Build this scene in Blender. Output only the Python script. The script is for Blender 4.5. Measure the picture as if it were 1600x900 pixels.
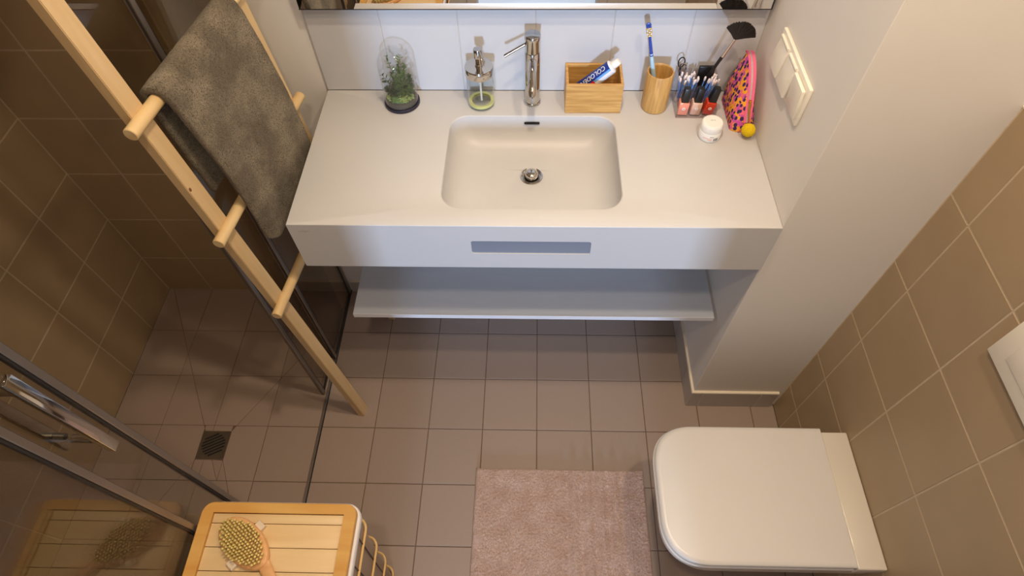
import bpy, bmesh, math, random
from mathutils import Vector, Matrix, noise
random.seed(7)
for o in list(bpy.data.objects): bpy.data.objects.remove(o)
scene = bpy.context.scene
C = scene.collection
V = Vector
PI = math.pi

# ------------------------------------------------------------------ camera
YAW, PITCH, ROLL, FPX, PPX, PPY = -0.0373, -0.9499, -0.0217, 945.43, 813.26, 409.45
CAM = V((0, 0, 2.1741))
_f = V((math.sin(YAW)*math.cos(PITCH), math.cos(YAW)*math.cos(PITCH), math.sin(PITCH)))
_r = V((math.cos(YAW), -math.sin(YAW), 0)); _u = _r.cross(_f)
_R = _r*math.cos(ROLL)+_u*math.sin(ROLL); _U = -_r*math.sin(ROLL)+_u*math.cos(ROLL)
cam = bpy.data.cameras.new('camera'); camo = bpy.data.objects.new('camera', cam); C.objects.link(camo)
camo.matrix_world = Matrix(((_R.x, _U.x, -_f.x, CAM.x), (_R.y, _U.y, -_f.y, CAM.y), (_R.z, _U.z, -_f.z, CAM.z), (0, 0, 0, 1)))
cam.sensor_width = 36; cam.lens = FPX*36/1600; cam.clip_start = 0.02
cam.shift_x = (800-PPX)/1600; cam.shift_y = (PPY-450)/1600
scene.camera = camo

# ------------------------------------------------------------------ world, daylight, exposure
w = bpy.data.worlds.new('world'); scene.world = w; w.use_nodes = True
w.node_tree.nodes['Background'].inputs[0].default_value = (0.62, 0.76, 1.0, 1)
w.node_tree.nodes['Background'].inputs[1].default_value = 0.55
dl = bpy.data.lights.new('window_daylight', 'AREA'); dl.shape = 'RECTANGLE'; dl.size = 0.6; dl.size_y = 1.0
dl.energy = 98; dl.color = (0.50, 0.69, 1.0); dl.spread = math.radians(70)
dlo = bpy.data.objects.new('window_daylight', dl); C.objects.link(dlo)
dlo.location = (0.0, -10.0, 1.9); dlo.rotation_euler = (math.radians(90), 0, 0)
vs = scene.view_settings
vs.view_transform = 'Standard'; vs.look = 'None'; vs.gamma = 1; vs.use_curve_mapping = False
vs.exposure = 0.40
LAMP_COL = (1.0, 0.81, 0.60)
LAMPS = [(0.03, 0.72, 7.5), (0.50, 0.38, 6.0), (-0.15, 0.05, 4.0)]

# ------------------------------------------------------------------ materials
def s(r, g, b):
    f = lambda c: (c/255/12.92) if c/255 <= .04045 else ((c/255+.055)/1.055)**2.4
    return (f(r), f(g), f(b), 1)
def new_mat(name):
    m = bpy.data.materials.new(name); m.use_nodes = True
    return m, m.node_tree, m.node_tree.nodes['Principled BSDF']
def mat(name, col, rough=.5, metal=0, var=.0, nscale=(8, 8, 8), bump=0, bscale=60, objvar=0, spec=.5, detail=4, bdist=.002, coat=0, col2=None):
    """procedural surface: colour with noise variation, optional per-object variation and bump"""
    m, t, b = new_mat(name)
    b.inputs['Roughness'].default_value = rough; b.inputs['Metallic'].default_value = metal
    b.inputs['Specular IOR Level'].default_value = spec
    b.inputs['Coat Weight'].default_value = coat
    co = t.nodes.new('ShaderNodeTexCoord'); mp = t.nodes.new('ShaderNodeMapping')
    t.links.new(co.outputs['Object'], mp.inputs[0]); mp.inputs['Scale'].default_value = nscale
    n = t.nodes.new('ShaderNodeTexNoise'); n.inputs['Scale'].default_value = 1; n.inputs['Detail'].default_value = detail
    t.links.new(mp.outputs[0], n.inputs[0])
    r = t.nodes.new('ShaderNodeValToRGB')
    c2 = col2 if col2 else tuple(c*(1-var) for c in col[:3])+(1,)
    c1 = col if col2 else tuple(min(1, c*(1+var)) for c in col[:3])+(1,)
    r.color_ramp.elements[0].position = .3; r.color_ramp.elements[1].position = .7
    r.color_ramp.elements[0].color = c2; r.color_ramp.elements[1].color = c1
    t.links.new(n.outputs[0], r.inputs[0]); out = r.outputs[0]
    if objvar:
        oi = t.nodes.new('ShaderNodeObjectInfo'); mr = t.nodes.new('ShaderNodeMapRange')
        mr.inputs[3].default_value = 1-objvar; mr.inputs[4].default_value = 1+objvar
        t.links.new(oi.outputs['Random'], mr.inputs[0])
        h = t.nodes.new('ShaderNodeHueSaturation'); t.links.new(mr.outputs[0], h.inputs['Value']); t.links.new(out, h.inputs['Color']); out = h.outputs[0]
    t.links.new(out, b.inputs['Base Color'])
    if bump:
        n2 = t.nodes.new('ShaderNodeTexNoise'); n2.inputs['Scale'].default_value = bscale; n2.inputs['Detail'].default_value = 3
        t.links.new(co.outputs['Object'], n2.inputs[0])
        bp = t.nodes.new('ShaderNodeBump'); bp.inputs['Strength'].default_value = bump; bp.inputs['Distance'].default_value = bdist
        t.links.new(n2.outputs[0], bp.inputs['Height']); t.links.new(bp.outputs[0], b.inputs['Normal'])
    return m
def clear(name, tint=(1, 1, 1, 1), f0=.045, rough=0.0, refl=(1, 1, 1, 1)):
    """thin clear sheet: transparent with a Schlick reflection that is the same on both faces"""
    m = bpy.data.materials.new(name); m.use_nodes = True; t = m.node_tree; t.nodes.clear()
    o = t.nodes.new('ShaderNodeOutputMaterial'); mx = t.nodes.new('ShaderNodeMixShader')
    tr = t.nodes.new('ShaderNodeBsdfTransparent'); gl = t.nodes.new('ShaderNodeBsdfGlossy')
    tr.inputs[0].default_value = tint; gl.inputs[0].default_value = refl; gl.inputs['Roughness'].default_value = rough
    lw = t.nodes.new('ShaderNodeLayerWeight'); lw.inputs[0].default_value = .5
    pw = t.nodes.new('ShaderNodeMath'); pw.operation = 'POWER'; pw.inputs[1].default_value = 5
    ma = t.nodes.new('ShaderNodeMath'); ma.operation = 'MULTIPLY_ADD'; ma.inputs[1].default_value = 1-f0; ma.inputs[2].default_value = f0
    t.links.new(lw.outputs['Facing'], pw.inputs[0]); t.links.new(pw.outputs[0], ma.inputs[0]); t.links.new(ma.outputs[0], mx.inputs[0])
    t.links.new(tr.outputs[0], mx.inputs[1]); t.links.new(gl.outputs[0], mx.inputs[2])
    t.links.new(mx.outputs[0], o.inputs[0])
    return m
def wood(name, c1, c2, axis=2, scale=26, stretch=.09, rough=.45, knots=False):
    m, t, b = new_mat(name); b.inputs['Roughness'].default_value = rough
    co = t.nodes.new('ShaderNodeTexCoord'); mp = t.nodes.new('ShaderNodeMapping')
    sc = [scale]*3; sc[axis] = scale*stretch; mp.inputs['Scale'].default_value = sc
    n = t.nodes.new('ShaderNodeTexNoise'); n.inputs['Scale'].default_value = 1; n.inputs['Detail'].default_value = 5; n.inputs['Distortion'].default_value = .6
    r = t.nodes.new('ShaderNodeValToRGB'); r.color_ramp.elements[0].position = .32; r.color_ramp.elements[1].position = .66
    r.color_ramp.elements[0].color = c2; r.color_ramp.elements[1].color = c1
    t.links.new(co.outputs['Object'], mp.inputs[0]); t.links.new(mp.outputs[0], n.inputs[0]); t.links.new(n.outputs[0], r.inputs[0])
    oi = t.nodes.new('ShaderNodeObjectInfo'); mr = t.nodes.new('ShaderNodeMapRange'); mr.inputs[3].default_value = .95; mr.inputs[4].default_value = 1.05
    h = t.nodes.new('ShaderNodeHueSaturation')
    t.links.new(oi.outputs['Random'], mr.inputs[0]); t.links.new(mr.outputs[0], h.inputs['Value'])
    t.links.new(r.outputs[0], h.inputs['Color']); t.links.new(h.outputs[0], b.inputs['Base Color'])
    bp = t.nodes.new('ShaderNodeBump'); bp.inputs['Strength'].default_value = .15; bp.inputs['Distance'].default_value = .001
    t.links.new(n.outputs[0], bp.inputs['Height']); t.links.new(bp.outputs[0], b.inputs['Normal'])
    return m

def terry(name, c1, c2, cd, big, fine, amt, bump):
    """looped pile: large soft patches, fine dark gaps between loops, strong fine relief"""
    m, t, b = new_mat(name); b.inputs['Roughness'].default_value = .95; b.inputs['Specular IOR Level'].default_value = .12
    b.inputs['Sheen Weight'].default_value = .15
    co = t.nodes.new('ShaderNodeTexCoord')
    def nz(sc, det, dist=0):
        n = t.nodes.new('ShaderNodeTexNoise'); n.inputs['Scale'].default_value = sc; n.inputs['Detail'].default_value = det; n.inputs['Distortion'].default_value = dist
        t.links.new(co.outputs['Object'], n.inputs[0]); return n
    n1 = nz(big, 4); n2 = nz(fine, 2, 1.5)
    r = t.nodes.new('ShaderNodeValToRGB'); r.color_ramp.elements[0].position = .38; r.color_ramp.elements[1].position = .62
    r.color_ramp.elements[0].color = c2; r.color_ramp.elements[1].color = c1; t.links.new(n1.outputs[0], r.inputs[0])
    mr = t.nodes.new('ShaderNodeMapRange'); mr.inputs[1].default_value = .52; mr.inputs[2].default_value = .36; mr.inputs[4].default_value = amt*2
    t.links.new(n2.outputs[0], mr.inputs[0])
    mx = t.nodes.new('ShaderNodeMix'); mx.data_type = 'RGBA'; mx.inputs['B'].default_value = cd
    t.links.new(mr.outputs[0], mx.inputs['Factor']); t.links.new(r.outputs[0], mx.inputs['A']); t.links.new(mx.outputs['Result'], b.inputs['Base Color'])
    bp = t.nodes.new('ShaderNodeBump'); bp.inputs['Strength'].default_value = bump; bp.inputs['Distance'].default_value = .004
    t.links.new(n2.outputs[0], bp.inputs['Height']); t.links.new(bp.outputs[0], b.inputs['Normal'])
    return m

M = {}
M['wall_tile'] = mat('wall_tile', s(166, 143, 112), .42, var=.04, nscale=(6, 6, 6), objvar=.03, bump=.05, bscale=40)
M['wall_grout'] = mat('wall_grout', s(196, 178, 152), .9, var=.06, nscale=(40, 40, 40))
M['floor_tile'] = mat('floor_tile', s(160, 141, 128), .48, var=.07, nscale=(420, 420, 420), objvar=.035, bump=.35, bscale=420, bdist=.0006)
M['floor_grout'] = mat('floor_grout', s(112, 92, 74), .9, var=.1, nscale=(30, 30, 30))
M['paint'] = mat('paint', s(228, 222, 214), .75, var=.012, nscale=(5, 5, 5), bump=.08, bscale=180, bdist=.001)
M['splash'] = mat('splash_tile', s(198, 197, 198), .30, var=.01)
M['splash_grout'] = mat('splash_grout', s(190, 182, 175), .8, var=.03)
M['skirt'] = mat('skirting_tile', s(176, 166, 156), .4, var=.04, objvar=.03)
M['cream'] = mat('cream_grout', s(235, 222, 200), .7, var=.03)
M['ceramic'] = mat('solid_surface', s(196, 194, 192), .42, var=.008, nscale=(3, 3, 3))
M['porcelain'] = mat('toilet_porcelain', s(214, 206, 192), .16, var=.01)
M['seat'] = mat('toilet_plastic', s(214, 210, 206), .30, var=.01)
M['chrome'] = mat('chrome', s(205, 201, 196), .06, metal=1, var=.01)
M['steel'] = mat('brushed_steel', s(150, 146, 140), .32, metal=1, var=.05, nscale=(200, 8, 8))
M['plate'] = mat('polished_plate', s(140, 150, 166), .3, metal=.35, var=.02)
M['alu'] = mat('aluminium_profile', s(150, 142, 136), .35, metal=.8, var=.03)
M['lever'] = mat('lever_chrome', s(170, 156, 142), .2, metal=1, var=.01)
M['seal'] = mat('dark_seal', s(36, 33, 32), .4, var=.1)
M['dark'] = mat('dark_gap', s(22, 18, 14), .9, var=.1)
M['glass'] = clear('shower_glass', (.82, .80, .755, 1))
M['dome'] = clear('cloche_glass', (.97, .97, .965, 1), f0=.06)
M['bottle_glass'] = clear('dispenser_glass', (.95, .96, .95, 1))
M['acrylic'] = clear('acrylic', (.95, .925, .93, 1))
M['mirror'] = mat('mirror_silver', (.93, .93, .93, 1), .005, metal=1, var=0)
M['shelf'] = mat('grey_laminate', s(208, 212, 220), .35, var=.02, nscale=(6, 60, 60))
M['edge'] = mat('edge_band', s(228, 228, 232), .3, var=.01)
M['pine'] = wood('pine', s(218, 190, 144), s(202, 168, 118), 2, 22, .06)
M['dowel'] = wood('pine_dowel', s(226, 198, 148), s(210, 176, 122), 1, 26, .08)
M['lid_frame'] = wood('bamboo_frame', s(218, 172, 96), s(204, 148, 70), 0, 22, .12)
M['lid_board'] = wood('lid_boards', s(226, 198, 150), s(216, 182, 130), 0, 24, .1)
M['bamboo'] = wood('bamboo_box', s(214, 168, 98), s(180, 132, 66), 0, 110, .08)
M['bamboo_v'] = wood('bamboo_cup', s(206, 160, 92), s(176, 130, 68), 2, 160, .08)
M['brush_wood'] = wood('brush_beech', s(222, 172, 116), s(200, 146, 92), 0, 40, .2)
M['bristle'] = mat('sisal_bristle', s(216, 194, 118), .8, var=.25, nscale=(120, 120, 120))
M['strap'] = mat('canvas_strap', s(226, 208, 182), .85, var=.06, nscale=(90, 90, 90), bump=.3, bscale=900)
M['liner'] = mat('hamper_liner', s(232, 226, 222), .85, var=.03, bump=.3, bscale=300)
M['hamper_cloth'] = mat('hamper_cloth', s(184, 162, 138), .9, var=.05, bump=.3, bscale=500)
M['wire'] = mat('hamper_wire', s(226, 186, 120), .45, var=.06)
M['wire_dark'] = mat('hamper_stay', s(74, 52, 30), .6, var=.1)
M['towel'] = terry('grey_terry', s(160, 146, 121), s(118, 105, 85), s(66, 55, 41), 13, 420, .5, 1.0)
M['mat'] = terry('pink_terry', s(234, 206, 194), s(220, 188, 174), s(180, 144, 128), 16, 340, .42, 1.0)
M['switch'] = mat('switch_plastic', s(238, 230, 214), .3, var=.01)
M['white'] = mat('white_plastic', s(240, 236, 228), .3, var=.01)
M['black'] = mat('black_plastic', s(26, 25, 25), .3, var=.1)
M['black_hair'] = mat('black_hair', s(34, 26, 20), .6, var=.2)
M['soil'] = mat('dark_soil', s(74, 70, 62), .95, var=.2, nscale=(150, 150, 150), bump=.6, bscale=500)
M['base_disc'] = mat('cloche_base', s(34, 30, 44), .35, var=.1)
M['leaf1'] = mat('leaf_green', s(84, 112, 58), .6, var=.2, nscale=(60, 60, 60))
M['leaf2'] = mat('leaf_dark', s(64, 82, 54), .6, var=.2, nscale=(60, 60, 60))
M['leaf3'] = mat('moss_light', s(134, 150, 84), .7, var=.2, nscale=(90, 90, 90))
M['soap'] = mat('green_soap', s(206, 208, 134), .2, var=.03)
M['tube_pl'] = mat('pump_tube', s(226, 222, 212), .3, var=.01)
M['navy'] = mat('tube_navy', s(34, 58, 138), .3, var=.1, nscale=(30, 30, 30))
M['sky'] = mat('tube_light_blue', s(104, 164, 226), .3, var=.05)
M['tube_w'] = mat('tube_white', s(232, 232, 236), .28, var=.01)
M['red'] = mat('tube_red', s(216, 26, 24), .35, var=.03)
M['tb_light'] = mat('toothbrush_light', s(176, 212, 232), .3, var=.02)
M['tb_blue'] = mat('toothbrush_blue', s(42, 72, 170), .3, var=.03)
M['tb_yel'] = mat('bristle_yellow', s(228, 190, 60), .6, var=.03)
M['cotton'] = mat('cotton', s(240, 226, 222), .95, var=.03)
M['swab'] = mat('swab_stick', s(104, 156, 230), .4, var=.04)
M['np1'] = mat('polish_coral', s(238, 150, 122), .12, var=.02)
M['np2'] = mat('polish_beige', s(226, 186, 164), .12, var=.02)
M['np3'] = mat('polish_red', s(206, 62, 34), .12, var=.02)
M['pink'] = mat('pink_tape', s(236, 108, 146), .7, var=.04, bump=.2, bscale=900)
M['zip'] = mat('zip_teeth', s(206, 184, 186), .35, metal=.4, var=.1, nscale=(10, 900, 900))
M['gold'] = mat('gold_metal', s(212, 164, 70), .25, metal=1, var=.02)
M['pom'] = mat('yellow_wool', s(232, 196, 10), .95, var=.12, nscale=(300, 300, 300), bump=.8, bscale=900)
M['print_grey'] = mat('grey_print', s(110, 104, 100), .5, var=.02)
M['print_org'] = mat('orange_print', s(236, 150, 112), .5, var=.02)
M['engrave'] = mat('engraved_mark', s(176, 170, 164), .4, var=.02)
M['lamp'] = None
def pouch_mat():
    m, t, b = new_mat('printed_cotton'); b.inputs['Roughness'].default_value = .8
    co = t.nodes.new('ShaderNodeTexCoord'); mp = t.nodes.new('ShaderNodeMapping'); mp.inputs['Scale'].default_value = (84, 92, 64); mp.inputs['Rotation'].default_value = (.5, 0, 0)
    v = t.nodes.new('ShaderNodeTexVoronoi'); v.inputs['Scale'].default_value = 1.0; v.inputs['Randomness'].default_value = .7
    v2 = t.nodes.new('ShaderNodeTexVoronoi'); v2.inputs['Scale'].default_value = 1.25
    t.links.new(co.outputs['Object'], mp.inputs[0]); t.links.new(mp.outputs[0], v.inputs['Vector']); t.links.new(mp.outputs[0], v2.inputs['Vector'])
    sep = t.nodes.new('ShaderNodeSeparateColor'); t.links.new(v2.outputs['Color'], sep.inputs[0])
    r = t.nodes.new('ShaderNodeValToRGB'); r.color_ramp.interpolation = 'CONSTANT'
    e = r.color_ramp.elements; e[0].color = s(238, 112, 128); e[0].position = 0; e[1].position = .26; e[1].color = s(248, 168, 44)
    x = e.new(.72); x.color = s(206, 84, 168)
    t.links.new(sep.outputs[0], r.inputs[0])
    lt = t.nodes.new('ShaderNodeMath'); lt.operation = 'LESS_THAN'; lt.inputs[1].default_value = .41; t.links.new(v.outputs['Distance'], lt.inputs[0])
    mx = t.nodes.new('ShaderNodeMix'); mx.data_type = 'RGBA'; mx.inputs['B'].default_value = s(52, 34, 92)
    t.links.new(lt.outputs[0], mx.inputs['Factor']); t.links.new(r.outputs[0], mx.inputs['A']); t.links.new(mx.outputs['Result'], b.inputs['Base Color'])
    return m
M['pouch'] = pouch_mat()
def lamp_mat():
    m, t, b = new_mat('lamp_glow'); b.inputs['Emission Color'].default_value = LAMP_COL+(1,); b.inputs['Emission Strength'].default_value = 12
    return m
M['lamp'] = lamp_mat()

# ------------------------------------------------------------------ building helpers
W = {}          # world matrices of everything linked so far
def reg(o, world, parent=None):
    C.objects.link(o); W[o.name] = world.copy()
    if parent:
        o.parent = parent; o.matrix_parent_inverse = W[parent.name].inverted()
    o.matrix_basis = world
    return o
def tag(o, label=None, cat=None, group=None, kind=None):
    if label: o['label'] = label
    if cat: o['category'] = cat
    if group: o['group'] = group
    if kind: o['kind'] = kind
    return o
def thing(name, loc, label, cat, group=None):
    o = bpy.data.objects.new(name, None); o.empty_display_size = .02
    reg(o, Matrix.Translation(V(loc))); return tag(o, label, cat, group)
def finish(bm, name, material, smooth=True, ang=35):
    bmesh.ops.recalc_face_normals(bm, faces=bm.faces)
    me = bpy.data.meshes.new(name); bm.to_mesh(me); bm.free()
    for m in (material if isinstance(material, (list, tuple)) else [material]): me.materials.append(m)
    if smooth:
        me.polygons.foreach_set('use_smooth', [True]*len(me.polygons)); me.set_sharp_from_angle(angle=math.radians(ang))
    return me
def obj(name, bm, material, parent=None, world=None, smooth=True, ang=35):
    me = bm if isinstance(bm, bpy.types.Mesh) else finish(bm, name, material, smooth, ang)
    return reg(bpy.data.objects.new(name, me), world or Matrix.Identity(4), parent)
def box(bm, x0, x1, y0, y1, z0, z1, bev=0, seg=1, mi=0):
    vs_ = [bm.verts.new((x, y, z)) for z in (z0, z1) for y in (y0, y1) for x in (x0, x1)]
    fs = [bm.faces.new([vs_[i] for i in f]) for f in ((0, 2, 3, 1), (4, 5, 7, 6), (0, 1, 5, 4), (2, 6, 7, 3), (0, 4, 6, 2), (1, 3, 7, 5))]
    for f in fs: f.material_index = mi
    if bev:
        ed = list({e for f in fs for e in f.edges})
        bmesh.ops.bevel(bm, geom=ed, offset=bev, segments=seg, affect='EDGES', profile=.5)
    return bm
def B(*a, **k): return box(bmesh.new(), *a, **k)
def poly_prism(bm, pts, z0, z1, bev=0, inset=0):
    """vertical prism over a closed 2-D outline, upper edge chamfered by bev"""
    n = len(pts)
    lo = [bm.verts.new((p[0], p[1], z0)) for p in pts]
    if bev:
        c = offset_poly(pts, bev); mid = [bm.verts.new((p[0], p[1], z1-bev)) for p in pts]; hi = [bm.verts.new((p[0], p[1], z1)) for p in c]
        rings = [lo, mid, hi]
    else:
        hi = [bm.verts.new((p[0], p[1], z1)) for p in pts]; rings = [lo, hi]
    for a, b in zip(rings, rings[1:]):
        for i in range(n): bm.faces.new((a[i], a[(i+1) % n], b[(i+1) % n], b[i]))
    bm.faces.new(lo[::-1]); bm.faces.new(rings[-1])
    return bm
def offset_poly(pts, d):
    n = len(pts); out = []
    area = sum(pts[i][0]*pts[(i+1) % n][1]-pts[(i+1) % n][0]*pts[i][1] for i in range(n))
    sg = 1 if area > 0 else -1
    for i in range(n):
        p0, p1, p2 = V(pts[i-1]).to_2d(), V(pts[i]).to_2d(), V(pts[(i+1) % n]).to_2d()
        a = (p1-p0).normalized(); b = (p2-p1).normalized()
        na = V((-a.y, a.x))*sg; nb = V((-b.y, b.x))*sg
        k = 1+na.dot(nb)
        out.append(p1+(na+nb)*(d/max(k, .35)))
    return out
def rrect(cx, cy, hx, hy, r, n=8):
    pts = []
    for k, (sx, sy) in enumerate(((1, 1), (-1, 1), (-1, -1), (1, -1))):
        for i in range(n+1):
            a = PI/2*(k+i/n)
            pts.append((cx+sx*(hx-r)+r*math.cos(a), cy+sy*(hy-r)+r*math.sin(a)))
    return pts
def rings_mesh(bm, rings, cap0=True, cap1=True, mi=0):
    vr = [[bm.verts.new(p) for p in r] for r in rings]; n = len(vr[0])
    for a, b in zip(vr, vr[1:]):
        for i in range(n):
            f = bm.faces.new((a[i], a[(i+1) % n], b[(i+1) % n], b[i])); f.material_index = mi
    if cap0: bm.faces.new(vr[0][::-1]).material_index = mi
    if cap1: bm.faces.new(vr[-1]).material_index = mi
    return vr
def lathe(bm, prof, c=(0, 0, 0), n=40, cap0=True, cap1=True, axis=None):
    rings = []
    q = axis_quat(axis) if axis else None
    for r, z in prof:
        ring = [V((r*math.cos(2*PI*i/n), r*math.sin(2*PI*i/n), z)) for i in range(n)]
        if q: ring = [q @ p for p in ring]
        rings.append([p+V(c) for p in ring])
    rings_mesh(bm, rings, cap0, cap1); return bm
def axis_quat(d): return V(d).normalized().to_track_quat('Z', 'Y')
def tube(bm, pts, r, n=12, caps=True):
    pts = [V(p) for p in pts]; rr = r if isinstance(r, (list, tuple)) else [r]*len(pts); rings = []
    up = None
    for i, p in enumerate(pts):
        d = (pts[min(i+1, len(pts)-1)]-pts[max(i-1, 0)]).normalized()
        if up is None:
            up = d.orthogonal().normalized()
        up = (up-d*up.dot(d)).normalized(); sd = d.cross(up)
        rings.append([p+(up*math.cos(2*PI*k/n)+sd*math.sin(2*PI*k/n))*rr[i] for k in range(n)])
    rings_mesh(bm, rings, caps, caps); return bm
def T(*a, **k): return tube(bmesh.new(), *a, **k)
def L(*a, **k): return lathe(bmesh.new(), *a, **k)
def arc(c, r, a0, a1, n, plane='xz'):
    out = []
    for i in range(n+1):
        a = a0+(a1-a0)*i/n; p = V(c); u, v = r*math.cos(a), r*math.sin(a)
        out.append(p+(V((u, 0, v)) if plane == 'xz' else V((u, v, 0)) if plane == 'xy' else V((0, u, v))))
    return out
def text(name, body, size, material, parent, xdir, ydir, loc, depth=.0003, align='CENTER'):
    cu = bpy.data.curves.new(name, 'FONT'); cu.body = body; cu.size = size; cu.extrude = depth; cu.align_x = align; cu.align_y = 'CENTER'
    to = bpy.data.objects.new(name+'_src', cu); C.objects.link(to)
    bpy.context.view_layer.update()
    me = bpy.data.meshes.new_from_object(to.evaluated_get(bpy.context.evaluated_depsgraph_get()))
    bpy.data.objects.remove(to); bpy.data.curves.remove(cu)
    me.materials.clear(); me.materials.append(material); me.name = name
    x = V(xdir).normalized(); y = V(ydir); y = (y-x*y.dot(x)).normalized(); z = x.cross(y)
    Mw = Matrix(((x.x, y.x, z.x, loc[0]), (x.y, y.y, z.y, loc[1]), (x.z, y.z, z.z, loc[2]), (0, 0, 0, 1)))
    return reg(bpy.data.objects.new(name, me), Mw, parent)
_tiles = {}
def tile_mesh(w_, h_, t, material, bev=.0012):
    k = (round(w_, 4), round(h_, 4), t, material.name)
    if k not in _tiles:
        bm = bmesh.new(); poly_prism(bm, [(-w_/2, -h_/2), (w_/2, -h_/2), (w_/2, h_/2), (-w_/2, h_/2)], -t, 0, bev)
        _tiles[k] = finish(bm, 'tile', material, False)
    return _tiles[k]
def tile(parent, name, u0, u1, v0, v1, frame, material, t=.008):
    """frame: (origin, u axis, v axis); the tile's face lies in that plane"""
    o_, u, v = (V(a) for a in frame); n = u.cross(v)
    c = o_+u*((u0+u1)/2)+v*((v0+v1)/2)
    Mw = Matrix(((u.x, v.x, n.x, c.x), (u.y, v.y, n.y, c.y), (u.z, v.z, n.z, c.z), (0, 0, 0, 1)))
    return reg(bpy.data.objects.new(name, tile_mesh(u1-u0, v1-v0, t, material)), Mw, parent)
def grid_lines(a, b, start, step):
    k0 = math.floor((a-start)/step)-1
    ls = [a]+[start+step*k for k in range(k0, k0+400) if a+.012 < start+step*k < b-.012]+[b]
    return ls
def tile_wall(parent, name, us, vs_, frame, material, g=.002):
    for a, b in zip(us, us[1:]):
        for c, d in zip(vs_, vs_[1:]): tile(parent, name, a+g, b-g, c+g, d-g, frame, material)

# ------------------------------------------------------------------ key dimensions (metres)
YB, XR, XL, ZC, YF = 1.394, .905, -1.571, 1.0606, .8996
XCL, XCR, XG = -.592, .584, -.785
YN, ZT = -.70, 2.75            # near wall, ceiling

# ------------------------------------------------------------------ the room
def struct(name, bm, material, **k): return tag(obj(name, bm, material, **k), kind='structure')
floor = struct('floor', B(XL-.1, XR+.1, YN-.1, YB+.1, -.12, -.0014), M['floor_grout'], smooth=False)
def clip(poly, a, n):
    out = []
    for i in range(len(poly)):
        p, q_ = V(poly[i]), V(poly[(i+1) % len(poly)]); dp, dq = (p-a).dot(n), (q_-a).dot(n)
        if dp >= 0: out.append(p)
        if dp*dq < 0: out.append(p+(q_-p)*(dp/(dp-dq)))
    return out
def parea(p): return abs(sum(p[i][0]*p[(i+1) % len(p)][1]-p[(i+1) % len(p)][0]*p[i][1] for i in range(len(p))))/2
# drain and the cut joints that run from it to the corners of the shower
DX0, DX1, DY0, DY1 = -1.215, -1.115, .669, .770
cuts = [(V((DX0+.005, DY1)), V((XL+.02, 1.394))), (V((DX1, DY1)), V((XG-.02, 1.27))), (V((DX0, DY0)), V((XL+.02, .02))), (V((DX1, DY0)), V((XG-.02, .02)))]
FU = grid_lines(XL, XR, -.5832, .2); FV = grid_lines(YN, YB+.006, 1.1936, .2)
for a, b in zip(FU, FU[1:]):
    for c, d in zip(FV, FV[1:]):
        if a > XCR and c > .93: continue
        polys = [[V((a, c)), V((b, c)), V((b, d)), V((a, d))]]
        if b < XG+.06 and d > -.1:
            for (p, q_) in cuts:
                n = V((-(q_-p).y, (q_-p).x)).normalized(); new = []
                for po in polys:
                    cen = sum(po, V((0, 0)))/len(po)
                    sgn = (cen-p).dot(q_-p)
                    mn = min((v_-p).dot(q_-p) for v_ in po); mx = max((v_-p).dot(q_-p) for v_ in po)
                    if mx < 0 or mn > (q_-p).length_squared*1.02: new.append(po); continue
                    for h_ in (clip(po, p, n), clip(po, p, -n)):
                        if len(h_) > 2 and parea(h_) > .0004: new.append(h_)
                polys = new
            dr = [V((DX0-.002, DY0-.002)), V((DX1+.002, DY1+.002))]
            out = []
            for po in polys:           # leave the opening for the drain
                if min(v_.x for v_ in po) > dr[1].x or max(v_.x for v_ in po) < dr[0].x or min(v_.y for v_ in po) > dr[1].y or max(v_.y for v_ in po) < dr[0].y:
                    out.append(po); continue
                rest = po
                for a_, n_ in ((dr[0], V((-1, 0))), (dr[1], V((1, 0))), (dr[0], V((0, -1))), (dr[1], V((0, 1)))):
                    if len(rest) < 3: break
                    pc = clip(rest, a_, n_)
                    if len(pc) > 2 and parea(pc) > .0003: out.append(pc)
                    rest = clip(rest, a_, -n_)
            polys = out
        if len(polys) == 1 and len(polys[0]) == 4 and abs(parea(polys[0])-(b-a)*(d-c)) < 1e-6:
            tile(floor, 'floor_tile', a+.0013, b-.0013, c+.0013, d-.0013, ((0, 0, 0), (1, 0, 0), (0, 1, 0)), M['floor_tile'])
        else:
            for po in polys:
                pts = [tuple(v_) for i, v_ in enumerate(po) if (v_-po[i-1]).length > .003]
                if len(pts) < 3: continue
                bm = bmesh.new(); poly_prism(bm, offset_poly(pts, .0009), -.008, 0, .0006)
                obj('floor_tile', bm, M['floor_tile'], floor, smooth=False)
# walls
wall_back = struct('wall_back', B(XL-.1, XR+.1, YB+.008, YB+.12, 0, ZT), M['paint'], smooth=False)
ROWS_L = grid_lines(0, 2.45, .2308, .24)
gb = obj('grout_bed', B(XL-.008, XG+.004, YB+.0012, YB+.0085, 0, 2.45), M['wall_grout'], wall_back, smooth=False)
tile_wall(wall_back, 'wall_tile', grid_lines(XL, XG+.004, -1.3847, .2007), ROWS_L, ((0, YB, 0), (1, 0, 0), (0, 0, 1)), M['wall_tile'])
wall_left = struct('wall_left', B(XL-.12, XL-.0012, YN-.1, YB+.008, 0, ZT), M['wall_grout'], smooth=False)
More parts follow.
